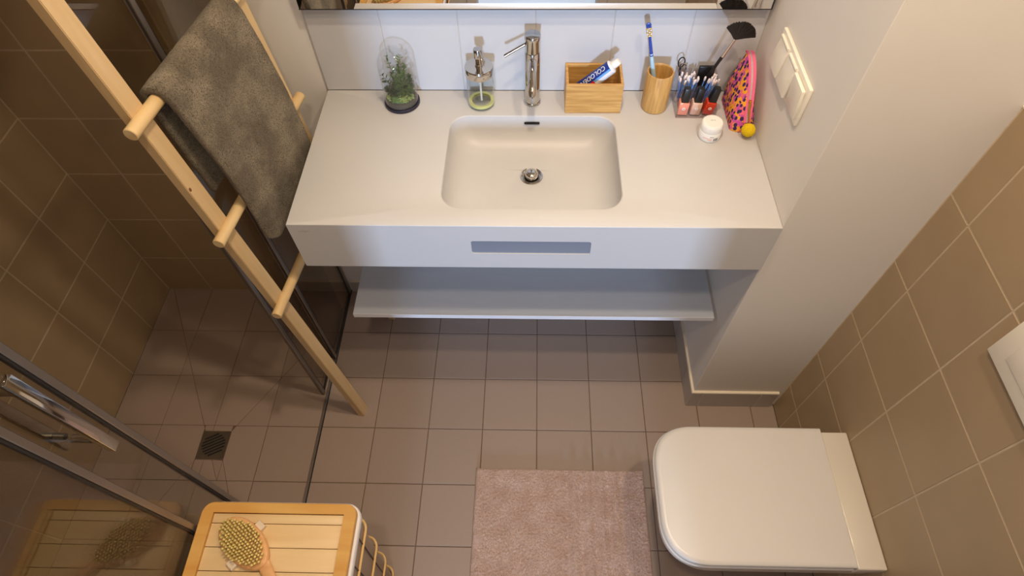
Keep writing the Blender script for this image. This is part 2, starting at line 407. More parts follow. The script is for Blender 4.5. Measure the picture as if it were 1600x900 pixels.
# u runs along -y so that u x v points into the room
tile_wall(wall_left, 'wall_tile', grid_lines(-YB, -YN, -1.2, .2025), ROWS_L, ((XL, 0, 0), (0, -1, 0), (0, 0, 1)), M['wall_tile']) if False else None
for a, b in zip(*(lambda g: (g, g[1:]))(grid_lines(YN, YB, 1.2, .2025))):
    for c, d in zip(ROWS_L, ROWS_L[1:]):
        tile(wall_left, 'wall_tile', a+.002, b-.002, c+.002, d-.002, ((XL, 0, 0), (0, 1, 0), (0, 0, 1)), M['wall_tile'])
wall_right = struct('wall_right', B(XR+.008, XR+.12, YN-.1, YB+.008, 0, ZT), M['paint'], smooth=False)
ROWS_R = [0, .1806, .4306, .6806, .9306, 1.1806, 1.417]
obj('grout_bed', B(XR+.0012, XR+.0085, YN, .906, 0, 1.419), M['wall_grout'], wall_right, smooth=False)
for a, b in zip(*(lambda g: (g, g[1:]))(grid_lines(YN, .904, .8138, .207))):
    for c, d in zip(ROWS_R, ROWS_R[1:]):
        tile(wall_right, 'wall_tile', -b+.002, -a-.002, c+.002, d-.002, ((XR, 0, 0), (0, -1, 0), (0, 0, 1)), M['wall_tile'])
obj('trim_strip', B(XR-.001, XR+.0085, YN, .906, 1.416, 1.4205, bev=.001), M['cream'], wall_right)
wall_pillar = struct('wall_pillar', B(XCR, XR+.0079, .906, YB+.0079, 0, ZT, bev=.002), M['paint'])
ceiling = struct('ceiling', B(XL-.1, XR+.1, YN-.1, YB+.1, ZT, ZT+.08), M['paint'], smooth=False)
DXA, DXB, DZ = -.36, .37, 2.08
bm = bmesh.new(); box(bm, XL-.1, DXA, YN-.1, YN, 0, ZT); box(bm, DXB, XR+.1, YN-.1, YN, 0, ZT); box(bm, DXA, DXB, YN-.1, YN, DZ, ZT)
wall_front = struct('wall_front', bm, M['paint'], smooth=False)
bm = bmesh.new(); box(bm, DXA-.06, DXA, YN-.005, YN+.012, 0, DZ+.06, .003); box(bm, DXB, DXB+.06, YN-.005, YN+.012, 0, DZ+.06, .003); box(bm, DXA-.06, DXB+.06, YN-.005, YN+.012, DZ, DZ+.06, .003)
struct('trim_1', bm, M['paint'])
M['hall'] = mat('hall_floor', s(214, 212, 208), .5, var=.03, nscale=(4, 40, 4))
M['hall_w'] = mat('hall_paint', s(226, 222, 216), .8, var=.01)
floor_hall = struct('floor_hall', B(-1.6, 1.6, -11, YN-.1, -.12, 0), M['hall'], smooth=False)
# skirting of the pillar and of the vanity wall
base_p = struct('baseboard_pillar', B(XCR-.008, .889, .897, 1.393, 0, .117), M['cream'], smooth=False)
SKF = ((0, .8955, 0), (1, 0, 0), (0, 0, 1))
for a, b in ((.5748, .620), (.620, .829), (.829, .889)):
    tile(base_p, 'skirting_tile', a+.0008, b-.0008, .001, .114, SKF, M['skirt'], .004)
for a, b in ((.8956, 1.0), (1.0, 1.2), (1.2, 1.393)):
    tile(base_p, 'skirting_tile', -b+.0008, -a-.0008, .001, .114, ((XCR-.0095, 0, 0), (0, -1, 0), (0, 0, 1)), M['skirt'], .004)
base_b = struct('baseboard_back', B(XG+.012, XCR-.012, YB-.002, YB+.0079, 0, .072), M['cream'], smooth=False)
for a, b in zip(*(lambda g: (g, g[1:]))(grid_lines(XG+.012, XCR-.014, -.5832, .2))):
    tile(base_b, 'skirting_tile', a+.0008, b-.0008, .001, .070, ((0, YB-.003, 0), (1, 0, 0), (0, 0, 1)), M['skirt'], .004)
# white splashback tiles
spl = obj('splash_bed', B(XCL, XCR-.0005, YB+.0012, YB+.0078, ZC+.001, 1.309), M['splash_grout'], wall_back, smooth=False)
for a, b in zip(*(lambda l: (l, l[1:]))([XCL, -.4, -.2, 0, .2, .4, XCR-.001])):
    tile(wall_back, 'splash_tile', a+.0008, b-.0008, ZC+.001, 1.310, ((0, YB, 0), (1, 0, 0), (0, 0, 1)), M['splash'], .006)

# ------------------------------------------------------------------ mirror
mi = thing('wall_mirror', (0, YB, 1.312), 'wide frameless wall mirror above the white splashback tiles', 'mirror')
MY, MZ = 1.367, 1.3262
obj('mirror_glass', B(XCL+.0065, XCR-.0125, MY, MY+.005, MZ+.0018, 2.1, bev=.0006), M['mirror'], mi)
bm = bmesh.new(); box(bm, XCL+.006, XCR-.0105, MY-.0004, MY+.006, MZ, MZ+.0018); box(bm, XCR-.0122, XCR-.0095, MY-.0008, MY+.006, MZ, 2.1)
tag(obj('mirror_edge', bm, M['seal'], mi), 'dark edge strip')
obj('backing_board', B(XCL+.012, XCR-.014, MY+.0061, YB+.0079, MZ+.004, 2.09), M['edge'], mi, smooth=False)

# ------------------------------------------------------------------ vanity with moulded basin
van = thing('vanity_sink', (0, 1.15, .890), 'long white wall-hung vanity top with a rectangular moulded basin', 'sink')
BX, BY, BHX, BHY, BR = -.007, 1.1215, .2255, .1685, .052
N = 12
def br(hx, hy, r, z, dy=0, dx=0): return [(p[0], p[1], z) for p in rrect(BX+dx, BY+dy, hx, hy, r, N)]
bm = bmesh.new()
x0, x1, y0, y1, zb = XCL, XCR-.0006, YF, YB-.0004, ZC-.170
def on_rect(ring, a0, a1, b0, b1, z):
    """project ring points radially on a rectangle keeping the corners"""
    out = []; n = len(ring); q_ = n//4
    for k, (cx, cy) in enumerate(((a1, b1), (a0, b1), (a0, b0), (a1, b0))):
        for i in range(q_):
            p = ring[k*q_+i]
            t = i/(q_-1)
            if k == 0: out.append((cx, b1-.0-(1-2*t)*.06, z) if t < .5 else (cx-(2*t-1)*.06, cy, z))
            if k == 1: out.append((cx+(1-2*t)*.06, cy, z) if t < .5 else (cx, cy-(2*t-1)*.06, z))
            if k == 2: out.append((cx, cy+(1-2*t)*.06, z) if t < .5 else (cx+(2*t-1)*.06, cy, z))
            if k == 3: out.append((cx-(1-2*t)*.06, cy, z) if t < .5 else (cx, cy+(2*t-1)*.06, z))
    return out
rim = br(BHX, BHY, BR, ZC); rb = .0022
rings = [on_rect(rim, x0, x1, y0, y1, zb), on_rect(rim, x0, x1, y0, y1, ZC-rb), on_rect(rim, x0+rb*.3, x1-rb*.3, y0+rb*.3, y1, ZC-rb*.3), on_rect(rim, x0+rb, x1-rb, y0+rb, y1, ZC)]
rings += [br(BHX+.001, BHY+.001, BR+.001, ZC), br(BHX-.0012, BHY-.0012, BR, ZC-.0007), br(BHX-.003, BHY-.003, BR, ZC-.003)]
for k in range(1, 15):       # long soft fillet from the rim down to the bottom
    t = k/14; e = t**1.9; dz = .003+.086*(1-(1-t)**2.0)
    rings.append([(x, y+(.012*e if y > BY else 0), z) for x, y, z in br(BHX-.003-.085*e, BHY-.003-.098*e, BR+.012*t-.03*e, ZC-dz)])
rings += [br(BHX-.125, BHY-.118, .035, ZC-.0915)]
cx, cy, R0 = -.008, 1.150, .029
last = []
for k in range(4):
    for i in range(N+1):
        a = PI/2*(k+i/N)
        last.append((cx+R0*math.cos(a), cy+R0*math.sin(a), ZC-.093))
rings.append(last); rings.append([((p[0]-cx)*.85+cx, (p[1]-cy)*.85+cy, ZC-.095) for p in last])
rings.append([((p[0]-cx)*.82+cx, (p[1]-cy)*.82+cy, ZC-.120) for p in last])
vr = rings_mesh(bm, rings, False, True)
# front apron with the towel slot: the front faces of the outer band are rebuilt with an opening
fr = [f for f in bm.faces if abs(f.calc_center_median().y-y0) < 1e-4 and abs(f.calc_center_median().z-(zb+ZC-rb)/2) < .01]
bmesh.ops.delete(bm, geom=fr, context='FACES')
SX0, SX1, SZ0, SZ1 = -.1545, .1405, .951, 1.0015
hole = [(p[0], y0, p[1]) for p in rrect((SX0+SX1)/2, (SZ0+SZ1)/2, (SX1-SX0)/2, (SZ1-SZ0)/2, .006, 4)]
q_ = len(hole)//4; outer = []
for k, (ex, ez) in enumerate(((x1, ZC-rb), (x0, ZC-rb), (x0, zb), (x1, zb))):
    outer += [(ex, y0, ez)]*q_
ov = {}
def vget(p):
    k = tuple(round(c, 6) for c in p)
    if k not in ov: ov[k] = bm.verts.new(p)
    return ov[k]
hv = [bm.verts.new(p) for p in hole]; n = len(hole)
for i in range(n):
    a, b = vget(outer[i]), vget(outer[(i+1) % n])
    bm.faces.new((a, b, hv[(i+1) % n], hv[i]) if a is not b else (a, hv[(i+1) % n], hv[i]))
hb = [bm.verts.new((p[0], y0+.010, p[2])) for p in hole]
for i in range(n): bm.faces.new((hv[i], hv[(i+1) % n], hb[(i+1) % n], hb[i]))
bmesh.ops.remove_doubles(bm, verts=bm.verts, dist=1e-6)
obj('vanity_top', bm, M['ceramic'], van, ang=28)
sl = obj('slot_plate', B(SX0-.002, SX1+.002, y0+.0025, y0+.009, SZ0-.002, SZ1+.002), M['plate'], van, smooth=False); tag(sl, 'polished metal plate set in the front slot')
bm = bmesh.new(); poly_prism(bm, [(p[0], p[1]) for p in rrect(0, 0, .0215, .0034, .0032, 5)], 0, .002)
ovm = obj('overflow_slot', bm, M['dark'], van, Matrix.Translation((-.008, 1.2835, ZC-.0225)) @ Matrix.Rotation(math.radians(60), 4, 'X')); tag(ovm, 'thin dark overflow slot')
bm = bmesh.new(); lathe(bm, [(.021, .0), (.0255, .0), (.030, .0008), (.0312, .0022), (.0305, .003), (.027, .0026), (.0225, .0)], (cx, cy, ZC-.094), 48, False, False)
obj('drain_ring', bm, M['chrome'], van)
obj('drain_plug', L([(.006, -.03), (.006, -.004), (.0175, -.002), (.0185, .004), (.0178, .009), (.0150, .0125), (.009, .0145), (.001, .0150)], (cx, cy, ZC-.090), 40), M['chrome'], van)
obj('drain_well', L([(.0255, -.02), (.001, -.0205)], (cx, cy, ZC-.094), 32, False, True), M['dark'], van)
tag(text('maker_mark', 'noken', .0105, M['engrave'], van, (1, 0, 0), (0, 0, 1), (-.5545, y0-.0001, ZC-.0235)), 'faint engraved lettering')

# shelf below
sh = thing('floating_shelf', (0, 1.19, .48), 'grey laminate shelf with a pale front edge below the white vanity', 'shelf')
obj('board', B(-.580, .575, .9875, YB+.007, .4815, .5), M['shelf'], sh, smooth=False)
obj('front_edge', B(-.580, .575, .9845, .9875, .4812, .5003, bev=.0006), M['edge'], sh)

# ------------------------------------------------------------------ tap
FXc, FYc = -.0075, 1.346
tp = thing('mixer_tap', (FXc, FYc, ZC), 'tall chrome cylindrical mixer tap with a side lever behind the basin', 'tap')
obj('body', L([(.0235, 0), (.0242, .001), (.0242, .005), (.0222, .006), (.0218, .0075), (.0205, .009), (.0203, .163), (.0198, .1645)], (FXc, FYc, ZC), 48), M['chrome'], tp)
obj('cartridge_head', L([(.0196, .1648), (.0203, .166), (.0203, .199), (.0212, .2005), (.0212, .2105), (.0200, .2125), (.001, .2135)], (FXc, FYc, ZC), 48), M['chrome'], tp)
sp = [V((FXc, FYc-.012, ZC+.146)), V((FXc, FYc-.05, ZC+.139)), V((FXc, FYc-.098, ZC+.126)), V((FXc, FYc-.108, ZC+.119)), V((FXc, FYc-.112, ZC+.110))]
spo = obj('spout', T(sp, [.0105, .0102, .0098, .0098, .0095], 20), M['chrome'], tp)
obj('aerator', L([(.0085, -.004), (.0085, .0)], tuple(sp[-1]), 20, axis=(0, -.35, -1)), M['seal'], spo)
obj('lever', T([V((FXc-.017, FYc-.002, ZC+.186)), V((FXc-.040, FYc-.006, ZC+.174)), V((FXc-.072, FYc-.012, ZC+.157))], [.0040, .0040, .0043], 14), M['lever'], tp)

# ------------------------------------------------------------------ glass cloche with plants
DX, DY, DR = -.370, 1.3405, .0455
cl = thing('plant_cloche', (DX, DY, ZC), 'glass dome over small green plants on a dark disc', 'terrarium')
obj('base_disc', L([(.0475, 0), (.049, .002), (.049, .009), (.0475, .011)], (DX, DY, ZC), 48), M['base_disc'], cl)
obj('soil', L([(.0432, .0112), (.0432, .019), (.040, .0225), (.030, .026), (.014, .030), (.001, .031)], (DX, DY, ZC), 32), M['soil'], cl)
pr_ = [(DR, .0112), (DR, .125)]+[(DR*math.cos(a), .125+DR*math.sin(a)*1.12) for a in [PI/2*i/14 for i in range(1, 14)]]+[(.0008, .125+DR*1.12)]
obj('glass_dome', L(pr_, (DX, DY, ZC), 56, False, False), M['dome'], cl)
def sprig(base, tip, ln, nl, m_, bend, seed, pin=.5):
    """a feathery twig: a stem with paired narrow leaflets"""
    rnd = random.Random(seed); bm = bmesh.new(); base, tip = V(base), V(tip); pts = []
    for i in range(8):
        t = i/7; pts.append(base.lerp(tip, t)+V(bend)*math.sin(PI*t))
    tube(bm, pts, [.0011-.0007*i/7 for i in range(8)], 6)
    for i in range(nl):
        t = .22+.78*i/nl; k = min(6, int(t*7)); d = (pts[k+1]-pts[k]).normalized(); p = pts[k].lerp(pts[k+1], t*7-k)
        a = rnd.uniform(0, 2*PI)
        sd = d.orthogonal().normalized(); sd.rotate(Matrix.Rotation(a+i*2.4, 3, d))
        ll = ln*(1.05-.7*t)*rnd.uniform(.7, 1.2); dr_ = (sd+d*pin).normalized()
        wv = d.cross(dr_).normalized()*.0017
        q1 = p+dr_*ll*.5+wv*1.4; q2 = p+dr_*ll*.5-wv*1.4; q3 = p+dr_*ll; up_ = d*.0006
        v_ = [bm.verts.new(x) for x in (p, q1+up_, q3, q2+up_, p+dr_*ll*.5-up_)]
        bm.faces.new((v_[0], v_[1], v_[2])); bm.faces.new((v_[0], v_[2], v_[3])); bm.faces.new((v_[0], v_[4], v_[1])); bm.faces.new((v_[1], v_[4], v_[2])); bm.faces.new((v_[2], v_[4], v_[3])); bm.faces.new((v_[3], v_[4], v_[0]))
        if ll > .008:
            for sgn in (-1, 1):
                for fr_ in (.4, .7):
                    o_ = p+dr_*ll*fr_; e_ = o_+(dr_*.7+wv.normalized()*sgn)*ll*.32
                    b1 = bm.verts.new(o_+d*.0007); b2 = bm.verts.new(o_-d*.0007); b3 = bm.verts.new(e_); b4 = bm.verts.new(o_+dr_*.0012)
                    bm.faces.new((b1, b2, b3)); bm.faces.new((b1, b3, b4)); bm.faces.new((b2, b4, b3)); bm.faces.new((b1, b4, b2))
    return bm
zs_ = ZC+.026; PS = 1.45
for k, (bx_, by_, tx, ty, tz, ln, nl, m_) in enumerate([
        (.006, -.002, .018, -.006, .142, .024, 30, 'leaf1'), (.002, 0, -.022, .004, .140, .016, 16, 'leaf1'), (-.008, -.006, -.036, -.014, .098, .018, 24, 'leaf2'),
        (.010, 0, .034, -.006, .092, .018, 22, 'leaf2'), (0, .008, .004, .012, .110, .022, 26, 'leaf2'), (.014, -.008, .032, -.014, .060, .016, 26, 'leaf1'),
        (-.014, -.008, -.032, -.016, .062, .018, 28, 'leaf2'), (0, -.004, .006, -.010, .085, .022, 30, 'leaf1'), (-.006, .006, -.020, .020, .080, .018, 24, 'leaf2'), (.016, .006, .028, .016, .070, .018, 24, 'leaf2')]):
    obj('plant_sprig', sprig((DX+bx_, DY+by_, zs_-.002), (DX+tx, DY+ty, ZC+tz*1.08), ln*PS, nl+10, m_, (.003, -.002, 0), k), M[m_], cl)
for k, (mx_, my_, rr) in enumerate([(.010, -.022, .013), (-.012, -.023, .011), (.026, -.014, .010), (-.004, -.030, .008), (-.026, -.014, .010), (.004, -.012, .015)]):
    bm = bmesh.new(); bmesh.ops.create_icosphere(bm, subdivisions=4, radius=rr)
    for v_ in bm.verts:
        nn = noise.noise(v_.co*260+V((k*7, 0, 0))); v_.co *= 1+.7*nn; v_.co.z = max(v_.co.z*.75, -.008)
    bmesh.ops.translate(bm, verts=bm.verts, vec=(DX+mx_, DY+my_, ZC+.030)); obj('moss_clump', bm, M['leaf3' if k % 2 == 0 else 'leaf1'], cl)

# ------------------------------------------------------------------ soap dispenser
SX, SY = -.148, 1.337
sd_ = thing('soap_dispenser', (SX, SY, ZC), 'clear glass soap dispenser with a chrome pump lid and a little green soap', 'soap dispenser')
obj('bottle', L([(.001, .0006), (.033, .0006), (.0355, .003), (.0362, .008), (.0362, .098), (.0340, .103)], (SX, SY, ZC), 48, False, False), M['bottle_glass'], sd_)
obj('bottle_base', L([(.001, .0012), (.0325, .0012), (.0345, .004), (.0345, .0065), (.020, .0075), (.001, .0075)], (SX, SY, ZC), 40, False, False), M['bottle_glass'], sd_)
obj('soap', L([(.026, .0078), (.0338, .0078), (.0350, .009), (.0350, .0155), (.0338, .0165), (.026, .0150)], (SX, SY, ZC), 48, False, False), M['soap'], sd_)
obj('lid', L([(.0375, .101), (.0385, .1025), (.0385, .122), (.0370, .1255), (.010, .1268), (.001, .1268)], (SX, SY, ZC), 48), M['chrome'], sd_)
obj('dip_tube', T([(SX, SY, ZC+.101), (SX+.001, SY-.002, ZC+.014)], .0028, 10), M['tube_pl'], sd_)
obj('tube_collar', L([(.009, .085), (.011, .087), (.011, .101)], (SX, SY, ZC), 24), M['tube_pl'], sd_)
obj('pump_stem', L([(.0105, .1268), (.0105, .1305), (.0085, .132), (.0085, .150), (.0088, .151)], (SX, SY, ZC), 28), M['chrome'], sd_)
pump = obj('pump_head', L([(.0088, .1512), (.0118, .1525), (.0118, .1745), (.0108, .1765), (.001, .177)], (SX, SY, ZC), 32), M['chrome'], sd_)
obj('nozzle', T([(SX+.004, SY-.008, ZC+.172), (SX+.008, SY-.022, ZC+.171), (SX+.011, SY-.031, ZC+.165), (SX+.012, SY-.036, ZC+.155)], [.0036, .0033, .003, .0028], 12), M['chrome'], pump)

# ------------------------------------------------------------------ bamboo box with toothpaste
bb = thing('bamboo_box', (.157, 1.345, ZC), 'open rectangular bamboo box against the splashback', 'box')
X0, X1, Y0, Y1, Z1, wt = .0815, .2325, 1.2985, 1.3925, ZC+.0945, .0072
obj('front_panel', B(X0, X1, Y0, Y0+wt, ZC+.0005, Z1, bev=.0008), M['bamboo'], bb)
obj('back_panel', B(X0, X1, Y1-wt, Y1, ZC+.0005, Z1, bev=.0008), M['bamboo'], bb)
obj('side_panel', B(X0, X0+wt, Y0+wt, Y1-wt, ZC+.0005, Z1, bev=.0008), M['bamboo'], bb)
obj('side_panel', B(X1-wt, X1, Y0+wt, Y1-wt, ZC+.0005, Z1, bev=.0008), M['bamboo'], bb)
obj('bottom_panel', B(X0+wt, X1-wt, Y0+wt, Y1-wt, ZC+.0005, ZC+.006), M['bamboo'], bb)
# tube
A0, A1 = V((.104, 1.338, ZC+.0305)), V((.1985, 1.334, 1.1860)); ax = (A1-A0).normalized()
nv = V((-.15, -.72, .62)); nv = (nv-ax*nv.dot(ax)).normalized(); wv = nv.cross(ax)
tt = thing('toothpaste_tube', tuple(A0), 'blue and white toothpaste tube leaning in the bamboo box', 'toothpaste')
bm = bmesh.new(); NS = 40; ringsv = []
def tube_sec(u):
    wd = .0215*(1-u)+.0178*u; th = .0016+(.0172-.0016)*min(1, u/.92)**.75
    return wd, th
def tube_pt(u, a):
    wd, th = tube_sec(u); return A0+(A1-A0)*u+wv*wd*math.cos(a)+nv*th*math.sin(a)
us = [i/14 for i in range(15)]
for u in us: ringsv.append([bm.verts.new(tube_pt(u, 2*PI*k/NS)) for k in range(NS)])
for sc, du in ((.9, .012), (.66, .035), (.42, .045)):
    c = A1+ax*du*.11; ringsv.append([bm.verts.new(c+(wv*.0178*math.cos(2*PI*k/NS)+nv*.0172*math.sin(2*PI*k/NS))*sc) for k in range(NS)])
for j, (a, b) in enumerate(zip(ringsv, ringsv[1:])):
    for k in range(NS):
        f = bm.faces.new((a[k], a[(k+1) % NS], b[(k+1) % NS], b[k])); ang = (2*PI*(k+.5)/NS); c = math.cos(ang); u = us[min(j, 14)]
        sgn = 1 if wv.z > 0 else -1; h_ = c*sgn*(1 if math.sin(ang) > 0 else 1)
        f.material_index = 2
        if j < 14:
            if h_ > -.12: f.material_index = 0
            elif h_ > -.45: f.material_index = 1 if u > .28 else 0
            if -.85 < h_ < -.10 and math.sin(ang) > 0 and .34 < u < .56: f.material_index = 3
bm.faces.new(ringsv[0][::-1]); bm.faces.new(ringsv[-1])
obj('tube', bm, [M['navy'], M['sky'], M['tube_w'], M['red']], tt)
obj('cap', L([(.0078, 0), (.0100, .001), (.0100, .004), (.0092, .019), (.0082, .0205), (.001, .021)], tuple(A1+ax*.0048), 24, axis=tuple(ax)), M['white'], tt)
p1, p2 = tube_pt(.97, PI/2+.28*(-1 if wv.z > 0 else 1)*-1), tube_pt(.22, PI/2+.28)
aT = PI/2-(.42 if wv.z > 0 else -.42)
p1, p2 = tube_pt(.95, aT), tube_pt(.18, aT)
pn = (nv*math.sin(aT)+wv*math.cos(aT)).normalized(); xd = (p2-p1).normalized()
tag(text('brand_print', 'COLODENT', .0178, M['tube_w'], tt, xd, pn.cross(xd), tuple((p1+p2)/2+pn*.0012), .0003), 'white lettering')

# ------------------------------------------------------------------ bamboo cup with toothbrush
UX, UY, UR = .327, 1.328, .0355
cu_ = thing('bamboo_cup', (UX, UY, ZC), 'round bamboo cup between the box and the acrylic organizer', 'cup')
obj('cup', L([(.001, .0005), (UR-.003, .0005), (UR-.001, .002), (UR, .006), (UR, .114), (UR-.001, .1165), (UR-.004, .1165), (UR-.005, .114), (UR-.005, .008), (.001, .0075)], (UX, UY, ZC), 56, False, False), M['bamboo_v'], cu_)
bt = V((.333, 1.342, ZC+.010)); tpv = V((.2775, 1.352, 1.3015)); d = (tpv-bt).normalized()
tb = thing('toothbrush', tuple(bt), 'blue toothbrush with yellow bristles leaning in the bamboo cup', 'toothbrush')
P = lambda t: bt+(tpv-bt)*t
obj('handle', T([P(0), P(.1), P(.3), P(.45), P(.58), P(.64)], [.003, .0052, .0058, .0062, .0046, .0036], 14), M['tb_light'], tb)
bm = bmesh.new()
for t in (.60, .63): tube(bm, [P(t), P(t+.012)], .0047, 14)
obj('grip_bands', bm, M['tb_blue'], tb)
obj('neck', T([P(.64), P(.70), P(.80), P(.85)], [.0038, .0042, .0036, .0038], 14), M['tb_blue'], tb)
fn = V((-.1, -.95, .25)); fn = (fn-d*fn.dot(d)).normalized(); sdv = d.cross(fn)
bm = bmesh.new(); pts = rrect(0, 0, .0068, .0165, .006, 6)
rings_mesh(bm, [[P(.925)+sdv*p[0]*k+d*p[1]*k+fn*h_ for p in pts] for k, h_ in ((.85, -.0025), (1, -.0015), (1, .0015), (.85, .0022))])
hd = obj('head', bm, M['tb_blue'], tb)
def tufts(sel):
    bm = bmesh.new()
    for i in range(6):
        for j in range(3):
            if sel(i, j):
                c = P(.925)+d*(-.0125+.005*i)+sdv*(-.0042+.0042*j); tube(bm, [c+fn*.002, c+fn*.0125], [.0017, .0019], 7)
    return bm
obj('bristles', tufts(lambda i, j: (i+j) % 2 == 0 and i < 5), M['tb_yel'], hd)
obj('bristles', tufts(lambda i, j: (i+j) % 2 == 1 and i < 5), M['white'], hd)
obj('tip_bristles', tufts(lambda i, j: i == 5), M['tb_blue'], hd)

# ------------------------------------------------------------------ acrylic organizer and its contents
OX0, OX1, OY0, OY1 = .381, .487, 1.279, 1.383
og = thing('acrylic_organizer', (.434, 1.33, ZC), 'clear acrylic organizer holding swabs and nail polish', 'organizer')
a_ = .0022; zo = ZC+.0006
obj('bottom_plate', B(OX0, OX1, OY0, OY1, zo, zo+a_, bev=.0004), M['acrylic'], og)
obj('front_plate', B(OX0, OX1, OY0, OY0+a_, zo+a_, zo+.030, bev=.0004), M['acrylic'], og)
obj('middle_plate', B(OX0+a_, OX1-a_, 1.3195, 1.3195+a_, zo+a_, zo+.062, bev=.0004), M['acrylic'], og)
obj('back_plate', B(OX0, OX1, OY1-a_, OY1, zo+a_, zo+.085, bev=.0004), M['acrylic'], og)
obj('divider', B(.433, .433+a_, 1.3217, OY1-a_, zo+a_, zo+.066, bev=.0004), M['acrylic'], og)
for xx in (OX0, OX1-a_):
    bm = bmesh.new(); pts = [(OY0+a_, zo+a_), (OY1-a_, zo+a_), (OY1-a_, zo+.085), (1.335, zo+.085), (1.3195, zo+.062), (1.312, zo+.032), (OY0+a_, zo+.030)]
    lo = [bm.verts.new((xx, p[0], p[1])) for p in pts]; hi = [bm.verts.new((xx+a_, p[0], p[1])) for p in pts]
    for i in range(len(pts)): bm.faces.new((lo[i], lo[(i+1) % len(pts)], hi[(i+1) % len(pts)], hi[i]))
    bm.faces.new(lo); bm.faces.new(hi); obj('side_plate', bm, M['acrylic'], og, smooth=False)
for k, (px_, tilt, tz, mm, lab) in enumerate([(.3995, .02, 0, 'np1', 'coral pink nail polish bottle with a black cap in the organizer'), (.4325, .05, .02, 'np2', 'pale beige nail polish bottle with a black cap, between the coral and the red'), (.4655, .16, .04, 'np3', 'red nail polish bottle with a black cap in the organizer')]):
    Mw = Matrix.Translation((px_, 1.2995, zo+a_+.0006+abs(math.sin(tilt))*.0125)) @ Matrix.Rotation(tilt, 4, 'Y') @ Matrix.Rotation(-.05+tz, 4, 'Z')
    npo = bpy.data.objects.new('nail_polish', None); npo.empty_display_size = .01; reg(npo, Mw); tag(npo, lab, 'nail polish', 'nail polish bottles in the organizer')
    obj('bottle', B(-.0135, .0135, -.0125, .0125, 0, .040, bev=.003, seg=3), M[mm], npo, Mw)
    bm = bmesh.new(); rings_mesh(bm, [[(p[0], p[1], z) for p in rrect(0, 0, h_, h_, .002, 3)] for h_, z in ((.0098, .0402), (.0102, .042), (.0085, .080), (.0078, .0815))])
    obj('cap', bm, M['black'], npo, Mw)
    obj('emblem', L([(.0018, 0), (.0046, 0), (.0046, .0004), (.0018, .0004)], (0, 0, 0), 20, False, False), M['white'], npo, Mw @ Matrix.Translation((0, -.0127, .022)) @ Matrix.Rotation(PI/2, 4, 'X'))
sw = []
rnd = random.Random(3)
for k in range(30):
    left = k < 19
    x = rnd.uniform(.387, .428) if left else rnd.uniform(.439, .474); y = rnd.uniform(1.326, 1.352)
    lx = rnd.uniform(-.006, .010) if left else rnd.uniform(-.002, .022); ly = rnd.uniform(-.012, .004)
    xb = min(max(x-lx*.2, .387), .428) if left else min(max(x-lx*.2, .439), .478)
    b0 = V((xb, y, zo+a_+.0035)); t0 = V((min(x+lx, .492), max(y+ly, 1.326), zo+rnd.uniform(.082, .098)))
    if left and t0.x > .4305: t0.x = .4305
    dd = (t0-b0).normalized()
    cs = thing('cotton_swab', tuple(b0), 'blue-stemmed cotton swab in the clump nearest the bamboo cup' if left else 'blue-stemmed cotton swab in the clump beside the fan brush', 'cotton swab', 'cotton swabs in the organizer')
    obj('stick', T([b0, t0], .00125, 6), M['swab'], cs)
    for e, sg in ((b0, 1), (t0, -1)):
        obj('cotton_tip', T([e-dd*.0028*sg, e-dd*.001*sg, e+dd*.004*sg, e+dd*.010*sg, e+dd*.0125*sg], [.0009, .0026, .0031, .0025, .0014], 8), M['cotton'], cs)
# fan brush
f0, f1 = V((.4445, 1.358, zo+.006)), V((.4905, 1.322, 1.277)); fd = (f1-f0).normalized()
f0 = V((.4405, 1.362, zo+.006)); fd = (f1-f0).normalized(); FP = lambda t: f0+(f1-f0)*t
fb = thing('fan_brush', tuple(f0), 'black makeup brush with a spread fan of hair behind the pouch', 'makeup brush')
obj('handle', T([FP(0), FP(.3), FP(.72)], [.0035, .0042, .0046], 12), M['black'], fb)
obj('ferrule', T([FP(.72), FP(.74), FP(.94), FP(1.0)], [.0049, .0046, .0040, .0042], 12), M['chrome'], fb)
bm = bmesh.new()
tu = V((.5, .15, .85)).normalized(); perp = V((0, -.9, .3)); 
for k in range(190):
    t = k/189; a = math.radians(132-122*t); dr_ = V((math.cos(a), -.12, math.sin(a))).normalized()
    ln = .047+.003*math.sin(t*PI)+random.uniform(-.001, .001); off = V((0, random.uniform(-.0016, .0016), 0))
    tube(bm, [f1-fd*.004+off*.4, f1+dr_*ln*.5+off, f1+dr_*ln+off*1.3], [.0006, .0009, .0007], 4)
tag(obj('fan_hair', bm, M['black_hair'], fb), 'spread fan of dark hair')
# loop-handled tool and dark compact
ec = thing('eyelash_curler', (.3925, 1.374, zo+.003), 'black and silver loop-handled beauty tool at the back corner of the organizer', 'beauty tool')
bm = bmesh.new(); tube(bm, [(.3925, 1.3745, zo+.004), (.391, 1.3745, zo+.06), (.388, 1.373, zo+.096)], .0018, 8)
lp = [V((.3875+.0085*math.cos(a), 1.372, zo+.111+.015*math.sin(a))) for a in [2*PI*i/20 for i in range(21)]]; tube(bm, lp, .0017, 8); obj('black_arm', bm, M['black'], ec)
bm = bmesh.new(); tube(bm, [(.397, 1.372, zo+.004), (.396, 1.371, zo+.05), (.394, 1.368, zo+.082)], .0017, 8)
lp = [V((.3925+.0085*math.cos(a), 1.367, zo+.097+.014*math.sin(a))) for a in [2*PI*i/20 for i in range(21)]]; tube(bm, lp, .0016, 8); obj('silver_arm', bm, M['chrome'], ec)
cp = thing('compact_case', (.452, 1.373, zo+.003), 'flat black compact standing behind the cotton swabs', 'compact')
obj('case', B(.4385, .481, 1.3685, 1.3775, zo+.003, zo+.0985, bev=.002, seg=2), M['black'], cp)
